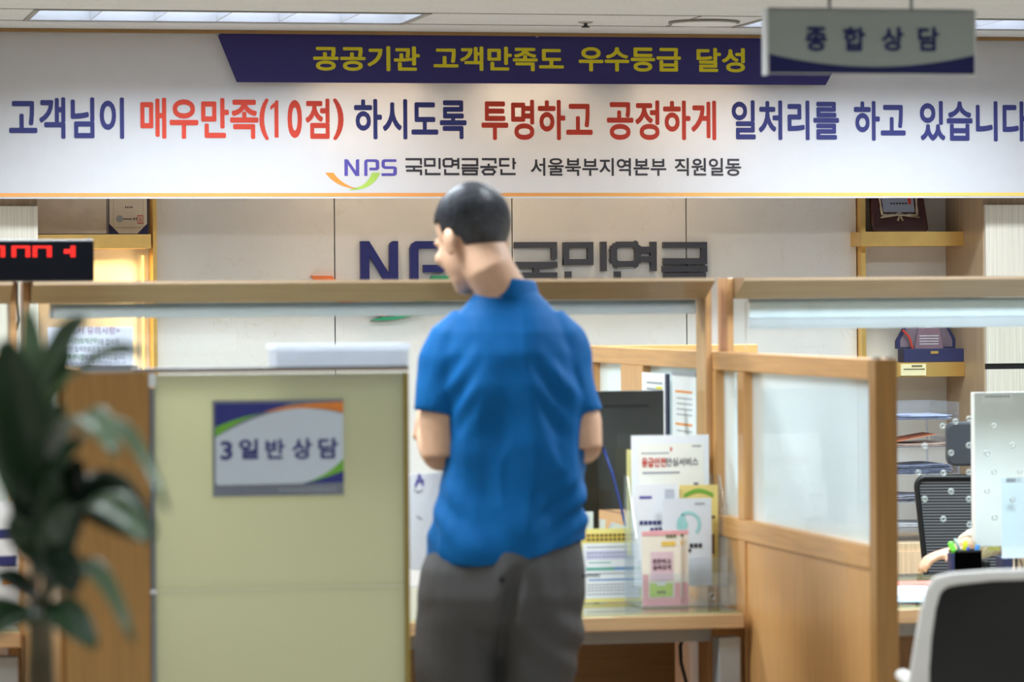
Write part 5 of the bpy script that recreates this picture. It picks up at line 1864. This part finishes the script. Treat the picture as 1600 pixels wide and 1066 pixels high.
LV = [((52, 790), (8, 530), 4.5, 4.4, 96, .0, .2, m_leaf, .15), ((58, 640), (44, 480), 4.6, 4.6, 40, .0, .3, m_leaf2, .2), ((58, 620), (136, 496), 4.6, 4.5, 58, .08, -.2, m_leaf2, .35),
      ((70, 640), (104, 520), 4.62, 4.6, 44, .0, .3, m_leaf, .2), ((118, 580), (228, 552), 4.6, 4.4, 26, .06, .2, m_leaf, .3), ((74, 614), (150, 568), 4.6, 4.5, 18, .04, .2, m_leaf2, .5),
      ((58, 690), (100, 632), 4.55, 4.5, 50, .0, .1, m_leaf, .2), ((70, 735), (175, 664), 4.5, 4.3, 34, .14, .2, m_leaf2, .6), ((70, 745), (182, 712), 4.5, 4.2, 60, .18, .1, m_leaf2, .7),
      ((95, 742), (262, 798), 4.5, 4.2, 28, .24, .2, m_leaf2, .72), ((110, 765), (240, 842), 4.5, 4.3, 88, .06, -.2, m_leaf3, .05), ((95, 830), (230, 846), 4.5, 4.15, 60, .10, .2, m_leaf2, .62),
      ((75, 900), (124, 716), 4.55, 4.45, 70, .03, .1, m_leaf3, .1), ((70, 900), (30, 722), 4.55, 4.5, 64, .0, .0, m_leaf3, .2), ((72, 905), (84, 736), 4.5, 4.35, 50, .0, .4, m_leaf, .25),
      ((72, 880), (116, 790), 4.45, 4.35, 66, .0, -.3, m_leaf, .1), ((84, 850), (114, 930), 4.4, 4.3, 60, .0, -.3, m_leaf3, .1), ((80, 925), (148, 895), 4.5, 4.4, 22, .05, .3, m_leaf2, .4),
      ((68, 955), (208, 1004), 4.5, 4.2, 34, .22, .2, m_leaf2, .7), ((66, 955), (150, 1012), 4.5, 4.4, 56, .12, .1, m_leaf, .3), ((66, 960), (-40, 1004), 4.5, 4.4, 76, .12, .1, m_leaf, .4),
      ((64, 940), (-10, 900), 4.55, 4.5, 50, .08, .2, m_leaf3, .4), ((60, 850), (-14, 690), 4.6, 4.6, 44, .05, .2, m_leaf, .2), ((56, 700), (-30, 610), 4.55, 4.5, 56, .06, .1, m_leaf2, .3),
      ((64, 880), (16, 806), 4.5, 4.4, 56, .05, -.2, m_leaf, .2), ((60, 800), (130, 690), 4.5, 4.35, 46, .08, .1, m_leaf, .4)]
for a in LV:
    leaf(*a)
for top_, bx_, rad in (((72, 890), 76, .010), ((56, 780), 50, .008), ((66, 940), 62, .009)):
    a = PD(top_[0], top_[1], 4.55)
    m_ = PD(bx_, 1066, 4.56)
    g = PD(bx_ + 4, 470, 4.57)
    g.z = .40
    MB().tube([g, (g + m_) / 2 + Vector((.01, 0, 0)), m_, a], [rad * 1.2, rad * 1.15, rad, rad * .6], 10).build('stem', m_stem, r, smooth=True)
for p0, p1 in (((58, 800), (60, 620)), ((64, 760), (100, 740)), ((70, 900), (70, 735)), ((60, 640), (120, 575))):
    MB().tube([PD(p0[0], p0[1], 4.55), PD(p1[0], p1[1], 4.56)], .0035, 8).build('leaf_stalk', mat('leaf_stalk', (92, 112, 60), 0.6), r, smooth=True)
prof = [(.13, .0), (.17, .20), (.185, .42), (.195, .44), (.18, .445), (.168, .42), (.165, .38)]
rings = [[pb_ + Vector((a * math.cos(t), a * math.sin(t), z + .001)) for t in (2 * math.pi * i / 32 for i in range(32))] for a, z in prof]
MB().loft(rings).build('pot', mat('white_ceramic', (220, 218, 212), 0.25, coat=.4), r, smooth=True)
MB().disc(pb_ + Vector((0, 0, .386)), .164, (0, 0, 1), .012, 32).build('soil', mat('soil', (58, 44, 34), 0.9, var=.25, scale=60, bump=.5), r)
